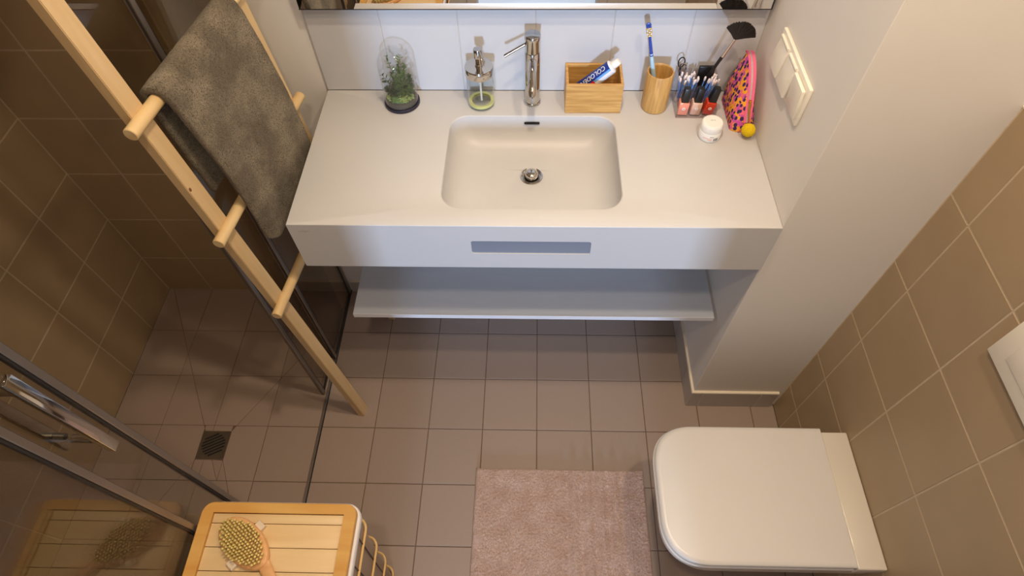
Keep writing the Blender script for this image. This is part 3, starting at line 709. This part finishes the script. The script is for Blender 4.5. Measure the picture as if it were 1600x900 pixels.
obj('seam', B(.4380, .4815, 1.3725, 1.3735, zo+.02, zo+.0988), M['seal'], cp)

# ------------------------------------------------------------------ cream jar
JX, JY = .4595, 1.2115
jr = thing('cream_jar', (JX, JY, ZC), 'small white cream jar with a rounded lid in front of the organizer', 'jar')
obj('jar', L([(.022, .0005), (.0275, .001), (.0290, .004), (.0290, .026), (.0280, .0275)], (JX, JY, ZC), 48), M['white'], jr)
obj('lid', L([(.0278, .0277), (.0282, .0285), (.0282, .043), (.0272, .0475), (.0245, .0500), (.0195, .0505), (.0190, .0498), (.001, .0498)], (JX, JY, ZC), 48), M['white'], jr)
# the jar's print is too small to read: short rows of fine marks where the lines of type stand
def marks(name, m_, fn, n):
    rnd = random.Random(n*7+len(name)); bm = bmesh.new()
    for k in range(n):
        c, u, v, nn = fn(k/max(1, n-1)); w2, h2 = rnd.uniform(.0005, .0008), rnd.uniform(.0009, .0013)
        q = [bm.verts.new(c+u*sx*w2+v*sy*h2+nn*sz) for sz in (-.0002, .00025) for sx, sy in ((-1, -1), (1, -1), (1, 1), (-1, 1))]
        for f in ((0, 3, 2, 1), (4, 5, 6, 7), (0, 1, 5, 4), (1, 2, 6, 5), (2, 3, 7, 6), (3, 0, 4, 7)): bm.faces.new([q[i] for i in f])
    return obj(name, bm, m_, jr, smooth=False)
marks('lid_print', M['print_grey'], lambda k: (V((JX-.004+.010*k, JY+.004, ZC+.0499)), V((1, 0, 0)), V((0, 1, 0)), V((0, 0, 1))), 5)
def side(a0, a1, z):
    def fn(k):
        a = a0+(a1-a0)*k; d_ = V((math.cos(a), math.sin(a), 0)); return V((JX, JY, ZC+z))+d_*.0290, V((-d_.y, d_.x, 0)), V((0, 0, 1)), d_
    return fn
H_ = -PI/2
marks('jar_print', M['print_grey'], side(H_-.15, H_+.12, .0205), 5)
marks('jar_print', M['print_org'], side(H_-.75, H_+.0, .0145), 11); marks('jar_print', M['print_org'], side(H_-.35, H_+.0, .0100), 6)
for zz_ in (.0150, .0118, .0086): marks('jar_print', M['print_grey'], side(H_+.18, H_+.55, zz_), 7)

# ------------------------------------------------------------------ printed pouch with pom-pom
pc = thing('zip_pouch', (.548, 1.29, ZC), 'patterned pink and orange zip pouch with a yellow pom-pom', 'pouch')
def ztop(y):
    t = (y-1.224)/(1.366-1.224); return ZC+.034+.122*(1-(1-min(1, t*1.02))**2.3)-.006*max(0, t-.9)*10
bm = bmesh.new(); rings = []
for i in range(25):
    t = i/24; y = 1.224+.142*t; zt = ztop(y); hgt = zt-ZC-.0008
    e = min(1, t/.08+.25, (1-t)/.08+.25)
    ring = []
    cxm = .5495
    prof = [(-.0315, 0), (-.0330, .08), (-.0330, .25), (-.0280, .5), (-.0190, .75), (-.0110, .93), (-.0085, 1.0), (.0085, 1.0), (.0110, .93), (.0170, .75), (.0240, .5), (.0280, .25), (.0290, .08), (.0285, 0)]
    for px_, pz in prof:
        ring.append((cxm+px_*e+.002*pz, y, ZC+.0008+hgt*pz))
    rings.append(ring)
rings_mesh(bm, rings)
obj('pouch_body', bm, M['pouch'], pc, ang=70)
def zline(dx, dz, n=22, t0=.0, t1=1.0):
    return [V((.5515+dx, 1.224+.142*(t0+(t1-t0)*i/n), ztop(1.224+.142*(t0+(t1-t0)*i/n))+dz)) for i in range(n+1)]
def band(pl, hw, th):
    bm = bmesh.new(); rings = []
    for i, p in enumerate(pl):
        d_ = (pl[min(i+1, len(pl)-1)]-pl[max(0, i-1)]).normalized(); n_ = V((1, 0, 0)).cross(d_).normalized()
        rings.append([p+V((sx*hw, 0, 0))+n_*sz*th for sx, sz in ((-1, -1), (1, -1), (1.0, 1), (-1.0, 1))])
    rings_mesh(bm, rings); return bm
obj('zip_tape', band(zline(-.0056, .0006), .0030, .0016), M['pink'], pc); obj('zip_tape', band(zline(.0060, .0006), .0040, .0016), M['pink'], pc)
obj('zip_teeth', band(zline(0, .0006), .0026, .0014), M['zip'], pc)
pm = V((.5545, 1.204, ZC+.0272))
z0_ = zline(0, .003)[4]
obj('zip_slider', B(z0_.x-.004, z0_.x+.004, z0_.y-.004, z0_.y+.004, z0_.z-.003, z0_.z+.003, bev=.001), M['gold'], pc)
bm = bmesh.new(); tube(bm, [z0_+V((0, -.003, .002)), z0_+V((0, -.010, -.006)), z0_+V((0, -.013, -.016)), pm+V((0, .004, .012))], [.0028, .0034, .0030, .0014], 8); obj('zip_puller', bm, M['gold'], pc)
bm = bmesh.new(); bmesh.ops.create_icosphere(bm, subdivisions=6, radius=.0175)
for v_ in bm.verts: v_.co *= 1+.05*noise.noise(v_.co*600)+.05*noise.noise(v_.co*180); v_.co += pm
tag(obj('pom_pom', bm, M['pom'], pc), 'fluffy yellow pom-pom')

# ------------------------------------------------------------------ switches on the pillar
swt = thing('light_switch', (XCR, 1.155, 1.30), 'triple white switch plate on the side of the pillar above the vanity', 'switch')
yS0, yS1, zS0, zS1 = 1.040, 1.268, 1.247, 1.345
obj('frame', B(XCR-.009, XCR, yS0, yS1, zS0, zS1, bev=.0025, seg=2), M['switch'], swt)
for k in range(3):
    yc = yS0+.0425+k*.0715; 
    Mw = Matrix.Translation((XCR-.010, yc, (zS0+zS1)/2)) @ Matrix.Rotation(math.radians((-4, 8, 8)[k]), 4, 'Y')
    bm = bmesh.new(); box(bm, -.006, .002, -.0335, .0335, -.038, .038, .0018, 2); rk = obj('rocker', bm, M['switch'], swt, Mw)
    if k: obj('rocker_lip', T([(-.0065, -.029, .036), (-.0065, .029, .036)], .0034, 10), M['switch'], rk, Mw)

# ------------------------------------------------------------------ toilet
ZL = .470
to = thing('toilet', (.63, .455, 0), 'white wall-hung toilet with a closed soft-edged lid', 'toilet')
def dshape(xf, xb, yc, hw, rf, n=14):
    """seat outline: square at the wall (right), rounded towards the room (left)"""
    pts = [(xb, yc-hw), (xb, yc+hw)]
    ex = rf
    for i in range(n+1):
        a = PI/2+PI/2*i/n; c_, s_ = math.cos(a), math.sin(a)
        pts.append((xf+ex+ex*(-abs(c_)**.82), yc+hw-rf+rf*abs(s_)**.82))
    for i in range(n+1):
        a = PI+PI/2*i/n; c_, s_ = math.cos(a), math.sin(a)
        pts.append((xf+ex+ex*(-abs(c_)**.82), yc-hw+rf-rf*abs(s_)**.82))
    return pts
YC = .459
def dr_ring(xf, xb, hw, rf, z, yc=YC): return [(p[0], p[1], z) for p in dshape(xf, xb, yc, hw, rf)]
bm = bmesh.new()
rings_mesh(bm, [dr_ring(.352, .824, .1765, .118, ZL-.014), dr_ring(.347, .827, .180, .120, ZL-.0125), dr_ring(.344, .828, .1825, .122, ZL-.008), dr_ring(.346, .828, .1815, .121, ZL-.004), dr_ring(.350, .827, .178, .117, ZL-.0008), dr_ring(.359, .824, .170, .110, ZL)])
obj('lid', bm, M['seat'], to, ang=50)
bm = bmesh.new(); rings_mesh(bm, [dr_ring(.348, .824, .1800, .118, ZL-.036), dr_ring(.3425, .826, .1840, .121, ZL-.034), dr_ring(.3415, .826, .1845, .121, ZL-.022), dr_ring(.346, .824, .1810, .118, ZL-.0185)])
obj('seat', bm, M['seat'], to, ang=50)
bm = bmesh.new()
rings_mesh(bm, [dr_ring(.60, XR-.001, .095, .09, .10), dr_ring(.53, XR-.001, .125, .11, .13), dr_ring(.44, XR-.001, .155, .13, .22), dr_ring(.375, XR-.001, .172, .125, .32), dr_ring(.348, XR-.001, .178, .118, .40), dr_ring(.345, XR-.001, .179, .118, ZL-.043), dr_ring(.349, XR-.001, .1755, .115, ZL-.038)])
bowl = obj('bowl', bm, M['porcelain'], to, ang=60)
obj('rear_deck', B(.8295, XR-.0012, YC-.1855, YC+.172, ZL-.052, ZL-.006, bev=.004, seg=3), M['porcelain'], to)
bm = bmesh.new(); tube(bm, [(.822, YC-.150, ZL-.012), (.822, YC-.085, ZL-.012)], .007, 14); obj('hinge', bm, M['chrome'], to)
bm = bmesh.new(); tube(bm, [(.822, YC+.085, ZL-.012), (.822, YC+.150, ZL-.012)], .007, 14); obj('hinge', bm, M['chrome'], to)
# flush plate
fp = thing('flush_plate', (XR, .45, 1.17), 'white dual flush plate on the tiled wall above the toilet', 'flush plate')
obj('plate', B(XR-.012, XR-.0002, .326, .5715, 1.094, 1.258, bev=.002, seg=2), M['switch'], fp)
obj('flush_button', B(XR-.0145, XR-.011, .345, .437, 1.128, 1.224, bev=.0015, seg=2), M['switch'], fp)
obj('flush_button', B(XR-.0145, XR-.011, .441, .533, 1.128, 1.224, bev=.0015, seg=2), M['switch'], fp)

# ------------------------------------------------------------------ shower: drain, glass
dn = thing('floor_drain', ((DX0+DX1)/2, (DY0+DY1)/2, 0), 'square steel shower drain with diagonal slots', 'drain')
bm = bmesh.new(); box(bm, DX0, DX1, DY0, DY1, -.0013, -.0002); obj('frame', bm, M['steel'], dn, smooth=False)
dcx, dcy, rd = (DX0+DX1)/2, (DY0+DY1)/2+.002, .0415
for k in range(7):
    o_ = -.033+.011*k; hl = math.sqrt(max(rd**2-o_**2, 0)); dv = V((.90, .44, 0)).normalized(); nn = V((-.44, .90, 0)).normalized()
    c = V((dcx, dcy, 0))+nn*o_; bm = bmesh.new()
    pts = [c+dv*sx*hl+nn*sy*.0027 for sx, sy in ((-1, -1), (1, -1), (1, 1), (-1, 1))]
    poly_prism(bm, [(p.x, p.y) for p in pts], -.0011, .00015); obj('slot', bm, M['dark'], dn, smooth=False)
GZ = 1.98
def glass_unit(name, label, ya, yb, xg, edges, wall=None):
    g = thing(name, (xg, (ya+yb)/2, .004), label, 'glass panel')
    obj('glass_pane', B(xg-.003, xg+.003, ya, yb, .010, GZ), M['glass'], g, smooth=False)
    for y, sgn in edges:
        obj('edge_profile', B(xg-.007, xg+.007, min(y, y+.014*sgn), max(y, y+.014*sgn), .008, GZ, bev=.0015), M['alu'], g)
        obj('edge_seal', B(xg-.005, xg+.005, min(y+.0142*sgn, y+.019*sgn), max(y+.0142*sgn, y+.019*sgn), .008, GZ, bev=.001), M['seal'], g)
    obj('bottom_seal', B(xg-.004, xg+.004, ya, yb, .0058, .0098), M['seal'], g, smooth=False)
    return g
glass_unit('shower_screen', 'fixed shower glass pane next to the white wall behind the ladder', 1.068, YB-.004, XG, [(1.068, 1), (YB-.004, -1)])
gd2 = glass_unit('shower_door', 'narrow showing edge of the sliding glass door behind the ladder foot', .918, 1.30, XG-.016, [(.918, 1)])
glass_unit('shower_screen', 'fixed shower glass pane beside the laundry hamper', YN+.003, .306, XG, [(.306, -1)])
gd = glass_unit('shower_door', 'sliding shower glass door with the chrome bar handle', -.40, .414, XG-.016, [(.414, -1)])
def door_handle(door, yc):
    h_ = obj('door_handle', B(-.754, -.740, yc-.0095, yc+.0095, 1.112, 1.392, bev=.0015, seg=2), M['chrome'], door); tag(h_, 'chrome bar handle')
    for z in (1.15, 1.352): obj('handle_post', T([(-.7535, yc, z), (XG-.0205+.008, yc, z)], .0075, 16), M['chrome'], h_)
    obj('inner_grip', B(-.834, -.824, yc-.0095, yc+.0095, 1.112, 1.392, bev=.0015), M['chrome'], h_)
    for z in (1.16, 1.345): obj('handle_post', T([(-.8235, yc, z), (XG-.0195, yc, z)], .006, 16), M['steel'], h_)
door_handle(gd, .3465)
tr = thing('floor_channel', (XG, .3, 0), 'thin metal floor strip under the shower glass', 'floor strip')
obj('channel', B(XG-.006, XG+.004, YN+.003, YB-.001, .0003, .0045, bev=.0008), M['alu'], tr); obj('channel_gap', B(XG+.0045, XG+.0075, YN+.003, YB-.001, .0003, .0030), M['seal'], tr, smooth=False)
rl = thing('shower_rail', (XG-.008, .3, GZ), 'aluminium top rail of the shower glass', 'rail')
obj('rail', B(XG-.03, XG+.014, YN+.003, YB-.001, GZ+.001, GZ+.041, bev=.002), M['alu'], rl)

# ------------------------------------------------------------------ towel ladder
LK = .0718; LY0, LY1 = .836, 1.255; YA = math.atan(.128)
ud = V((math.sin(YA), math.cos(YA), 0)); nd = V((math.cos(YA), -math.sin(YA), 0))
ld = thing('towel_ladder', (-.62, .85, 0), 'light pine towel ladder leaning on the shower glass', 'ladder')
F0 = V((-.628, .836, 0))
def rail(off, wd, ztop_):
    lean = V((-LK, 0, 1)); base = F0+ud*off; bm = bmesh.new()
    lo = [base, base+ud*wd, base+ud*wd-nd*.024, base-nd*.024]; hi = [p+lean*ztop_ for p in lo]
    a = [bm.verts.new(p) for p in lo]; b = [bm.verts.new(p) for p in hi]
    for i in range(4): bm.faces.new((a[i], a[(i+1) % 4], b[(i+1) % 4], b[i]))
    bm.faces.new(a[::-1]); bm.faces.new(b)
    bmesh.ops.bevel(bm, geom=list(bm.edges), offset=.0015, segments=2, affect='EDGES'); return bm
obj('side_rail', rail(0, .040, 1.90), M['pine'], ld); obj('side_rail', rail(.420, .040, 1.90), M['pine'], ld)
def rung_pt(z, off): return F0+V((-LK*z, 0, z))+ud*off+nd*.006
for z in (.79, 1.105, 1.429, 1.75):
    rr = .0135
    p0, p1 = rung_pt(z, -.030), rung_pt(z, .485); dd = (p1-p0).normalized()
    obj('rung', T([p0, p0+dd*.0015, p1-dd*.0015, p1], [rr-.0015, rr, rr, rr-.0015], 24), M['dowel'], ld)
KZ = 1.245
kn = F0+V((-LK*KZ, 0, KZ))+ud*.006+nd*.0003
M['knot'] = mat('wood_knot', s(120, 78, 40), .6, var=.2, nscale=(200, 200, 200))
bm = bmesh.new(); rings_mesh(bm, [[kn+nd*h_+ud*.0035*k*math.cos(2*PI*i/16)+V((-LK, 0, 1))*.0055*k*math.sin(2*PI*i/16) for i in range(16)] for k, h_ in ((1, -.001), (.9, .0002))])
obj('knot', bm, M['knot'], ld)

# ------------------------------------------------------------------ towel on the third rung
tw = None
rz = 1.429; NU, NV_ = 70, 110; bm = bmesh.new(); grid = []
R1 = .0235
front, back = .475, .27
tot = front+PI*R1+back
for j in range(NV_+1):
    sdist = tot*j/NV_; row = []
    for i in range(NU+1):
        t = i/NU
        off = .064+.318*t
        c = rung_pt(rz, off)
        fl_ = front-.006*math.sin(t*9)-.035*max(0, 1-t/.14)**2
        sc = sdist
        if sc < front:
            h_ = (front-sc)/front; drop = fl_*h_; o_ = R1+.003+.0735*drop+.008*math.sin(PI*min(1, h_*1.1))+.004*math.sin(t*7+h_*3)*h_; zz = -drop
        elif sc < front+PI*R1:
            a = (sc-front)/R1; o_ = R1*math.cos(a); zz = R1*math.sin(a); h_ = 0
        else:
            h_ = (sc-front-PI*R1)/back; o_ = -R1+.0115*h_; zz = -back*h_; 
        edge = (.024-.014*t)*max(0, -zz)/.45
        curl = -.012*max(0, 1-t/.07)**2*(h_ if sc < front else 0)
        p = c+ud*edge+nd*(o_+curl)+V((0, 0, zz))
        p += nd*.0012*noise.noise(p*60)+V((0, 0, .001*noise.noise(p*45)))
        row.append(bm.verts.new(p))
    grid.append(row)
for a, b in zip(grid, grid[1:]):
    for i in range(NU): bm.faces.new((a[i], a[i+1], b[i+1], b[i]))
tw = obj('towel', bm, M['towel']); tag(tw, 'thick grey terry towel draped over a rung of the pine ladder', 'towel')
so = tw.modifiers.new('thick', 'SOLIDIFY'); so.thickness = .016; so.offset = 0; so.use_rim = True
be = tw.modifiers.new('round', 'SUBSURF'); be.levels = 1; be.render_levels = 1

# ------------------------------------------------------------------ hamper with wooden lid
HX0, HX1, HY1, HZ = -.774, -.404, .3605, .690
HY0 = HY1-.37
hm = thing('laundry_hamper', ((HX0+HX1)/2, (HY0+HY1)/2, 0), 'cloth-lined wire laundry hamper with a bamboo framed lid', 'hamper')
hcx, hcy = (HX0+HX1)/2, (HY0+HY1)/2
def hring(hx, hy, r, z): return [(p[0], p[1], z) for p in rrect(hcx, hcy, hx, hy, r, 6)]
bm = bmesh.new(); rings_mesh(bm, [hring(.135, .135, .03, .012), hring(.145, .145, .03, .02), hring(.176, .178, .03, HZ-.035), hring(.176, .178, .03, HZ-.028)]); obj('cloth_bag', bm, M['hamper_cloth'], hm, ang=50)
bm = bmesh.new(); rings_mesh(bm, [hring(.183, .1835, .034, HZ-.046), hring(.1865, .187, .036, HZ-.040), hring(.187, .1875, .036, HZ-.024), hring(.185, .1855, .034, HZ-.0205)]); obj('liner_rim', bm, M['liner'], hm, ang=50)
for z in (.565, .385, .210, .035):
    k = (z-.02)/(HZ-.055); hx = .150+.031*k
    pl = [V((p[0], p[1], z)) for p in rrect(hcx, hcy, hx, hx+.002, .03, 6)]; pl.append(pl[0].copy())
    obj('wire_hoop', T(pl, .0033, 8, caps=False), M['wire'], hm)
for sx in (-1, 1):
    for k in range(5):
        yy = (k-2)*.06
        obj('wire_stay', T([(hcx+sx*.1435, hcy+yy*.85, .02), (hcx+sx*.1795, hcy+yy, HZ-.045)], .0018, 6), M['wire_dark'], hm)
        obj('wire_stay', T([(hcx+yy*.85, hcy+sx*.1455, .02), (hcx+yy, hcy+sx*.1815, HZ-.045)], .0018, 6), M['wire_dark'], hm)
# lid: four frame sides around recessed boards
FWx, FWy = .0285, .0235
outer_pts = rrect(hcx-.002, hcy-.001, .1825, .1825, .026, 8); lid = obj('lid_backing', None or poly_prism(bmesh.new(), rrect(hcx-.002, hcy-.001, .176, .176, .02, 6), HZ-.0195, HZ-.0165), M['lid_board'], hm, smooth=False)
bm = bmesh.new(); inn = [(hcx-.002+sx*(.1825-FWx), hcy-.001+sy*(.1825-FWy)) for sx, sy in ((1, 1), (-1, 1), (-1, -1), (1, -1))]
n = len(outer_pts); q_ = n//4; bv = .002
o2 = offset_poly(outer_pts, bv)
lo = [bm.verts.new((p[0], p[1], HZ-.0164)) for p in outer_pts]; md = [bm.verts.new((p[0], p[1], HZ-bv)) for p in outer_pts]; hi = [bm.verts.new((p[0], p[1], HZ)) for p in o2]
ih = [bm.verts.new((p[0], p[1], HZ)) for p in inn]; il = [bm.verts.new((p[0], p[1], HZ-.0164)) for p in inn]
for i in range(n):
    j = (i+1) % n; bm.faces.new((lo[i], lo[j], md[j], md[i])); bm.faces.new((md[i], md[j], hi[j], hi[i]))
    a, b = ih[i//q_], ih[(j//q_) % 4]; bm.faces.new((hi[i], hi[j], b, a) if a is not b else (hi[i], hi[j], a))
    a, b = il[i//q_], il[(j//q_) % 4]; bm.faces.new((lo[j], lo[i], a, b) if a is not b else (lo[j], lo[i], a))
for i in range(4): bm.faces.new((ih[i], ih[(i+1) % 4], il[(i+1) % 4], il[i]))
obj('lid_frame', bm, M['lid_frame'], hm)
ys = [inn[0][1]-.0005, .311, .260, .211, .161, .111, .061, inn[2][1]+.0005]
for a, b in zip(ys, ys[1:]):
    obj('lid_board', B(inn[1][0]+.0008, inn[0][0]-.0008, b+.0006, a-.0006, HZ-.0162, HZ-.0062, bev=.0012, seg=2), M['lid_board'], hm)

# body brush on the lid
bz = HZ-.0060
bc = V((-.6505, .2665, bz+.006)); bdv = V((.121, -.092, 0)).normalized(); bpv = V((-bdv.y, bdv.x, 0))
bru = thing('body_brush', tuple(bc), 'wooden body brush with pale bristles lying on the hamper lid', 'brush')
BL, BWd = .076, .0405
bm = bmesh.new(); NB = 48
def oval(k, z): return [bc+bdv*BL*k*math.cos(2*PI*i/NB)+bpv*BWd*k*math.sin(2*PI*i/NB)*(1+.06*math.cos(2*PI*i/NB)*-1)+V((0, 0, z)) for i in range(NB)]
rings_mesh(bm, [oval(.90, -.0055), oval(.97, -.003), oval(1.0, .003), oval(.98, .009), oval(.93, .0115), oval(.86, .012)])
obj('brush_head', bm, M['brush_wood'], bru, ang=50)
bm = bmesh.new(); rnd = random.Random(5)
for i in range(-9, 10):
    for j in range(-5, 6):
        u = i/9.2+(.5/9.2 if j % 2 else 0); v = j/5.4
        if u*u+v*v > .97: continue
        p = bc+bdv*BL*.84*u+bpv*BWd*.84*v+V((0, 0, .0115)); ln_ = V((bdv*u*.004+bpv*v*.0035))
        tp_ = p+ln_+V((rnd.uniform(-.001, .001), rnd.uniform(-.001, .001), .0165+rnd.uniform(-.0015, .0015)))
        tube(bm, [p, p.lerp(tp_, .6), tp_], [.0020, .0027, .0025], 6)
br_ = obj('bristles', bm, M['bristle'], bru); tag(br_, 'dense pale sisal bristles', kind='stuff')
h0 = bc+bdv*(BL*.93)+V((0, 0, .003)); hdv = V((.080, -.105, 0)).normalized(); hdv = V((.62, -.78, 0)).normalized()
bm = bmesh.new(); rings = []
hp = V((-hdv.y, hdv.x, 0))
for t, wd, th in ((-.010, .0135, .0045), (.012, .0135, .006), (.05, .0115, .0065), (.12, .0115, .0065), (.20, .0135, .0065), (.235, .012, .006), (.243, .006, .004)):
    c = h0+hdv*t; rings.append([c+hp*wd*math.cos(2*PI*k/20)+V((0, 0, th*math.sin(2*PI*k/20))) for k in range(20)])
rings_mesh(bm, rings); obj('handle', bm, M['brush_wood'], bru, ang=60)
for sg in (-1, 1):
    c = bc+bpv*sg*(BWd+.004)+bdv*(.012 if sg < 0 else -.004)
    bm = bmesh.new(); a = [c+bdv*sx*.011+bpv*sy*.0085*1.0 for sx, sy in ((-1, -1), (1, -1), (1, 1), (-1, 1))]
    poly_prism(bm, [(p.x, p.y) for p in a], bz+.0004, bz+.0115, .002); obj('strap_end', bm, M['strap'], bru)

# ------------------------------------------------------------------ bath mat
bm = bmesh.new(); mx0, mx1, my1, my0 = -.1975, .3925, .6500, .155
nx, ny = 240, 200; grid = []
for j in range(ny+1):
    row = []
    for i in range(nx+1):
        u, v = i/nx, j/ny; x = mx0+(mx1-mx0)*u; y = my0+(my1-my0)*v
        e = min(u*(mx1-mx0), (1-u)*(mx1-mx0), v*(my1-my0), (1-v)*(my1-my0))
        ed = min(1, e/.008)
        rib = 0
        if u > .48: rib = .0050*math.sin((u-.48)*2*PI*12.5)*min(1, (u-.48)/.06)*(1 if u < .90 else .3)
        z = .0016+.0105*math.sqrt(max(0, 1-(1-ed)**2))+(rib+.0022*noise.noise(V((x*420, y*420, 1)))+.0016*noise.noise(V((x*150, y*150, 3)))+.001*noise.noise(V((x*22, y*22, 8))))*ed
        yy = y+.002*noise.noise(V((x*12, 0, 5)))*v; xx = x+.002*noise.noise(V((0, y*9, 2)))+.004*(1-v)*(1 if u > .5 else -.6)*abs(u-.5)*2*0
        row.append(bm.verts.new((xx, yy, z)))
    grid.append(row)
for a, b in zip(grid, grid[1:]):
    for i in range(nx): bm.faces.new((a[i], a[i+1], b[i+1], b[i]))
rim_ = [r[0] for r in grid]+grid[-1][1:]+[r[-1] for r in grid[::-1]][1:]+grid[0][::-1][1:-1]
lowr = [bm.verts.new((v_.co.x, v_.co.y, .0006)) for v_ in rim_]
for i in range(len(rim_)):
    j = (i+1) % len(rim_); bm.faces.new((rim_[i], rim_[j], lowr[j], lowr[i]))
bm.faces.new(lowr)
tag(obj('bath_mat', bm, M['mat'], ang=180), 'pink terry bath mat on the tiled floor before the toilet', 'bath mat')

# ------------------------------------------------------------------ ceiling lamps
for k, (lx, ly, pw) in enumerate(LAMPS):
    t = thing('ceiling_light', (lx, ly, ZT), ['round recessed ceiling light above the basin side', 'round recessed ceiling light above the toilet side', 'round recessed ceiling light above the hamper side'][k], 'ceiling light', 'recessed ceiling lights')
    bm = bmesh.new(); lathe(bm, [(.040, 0), (.052, 0), (.052, -.006), (.044, -.009), (.040, -.005)], (lx, ly, ZT), 40, False, False); obj('trim_ring', bm, M['white'], t)
    obj('lens', L([(.039, -.001), (.039, -.003), (.001, -.003)], (lx, ly, ZT), 32, False, True), M['lamp'], t)
    l_ = bpy.data.lights.new('ceiling_lamp', 'AREA'); l_.shape = 'DISK'; l_.size = .09; l_.energy = pw; l_.color = LAMP_COL; l_.spread = math.radians(150)
    lo_ = bpy.data.objects.new('ceiling_lamp', l_); reg(lo_, Matrix.Translation((lx, ly, ZT-.012)), t)
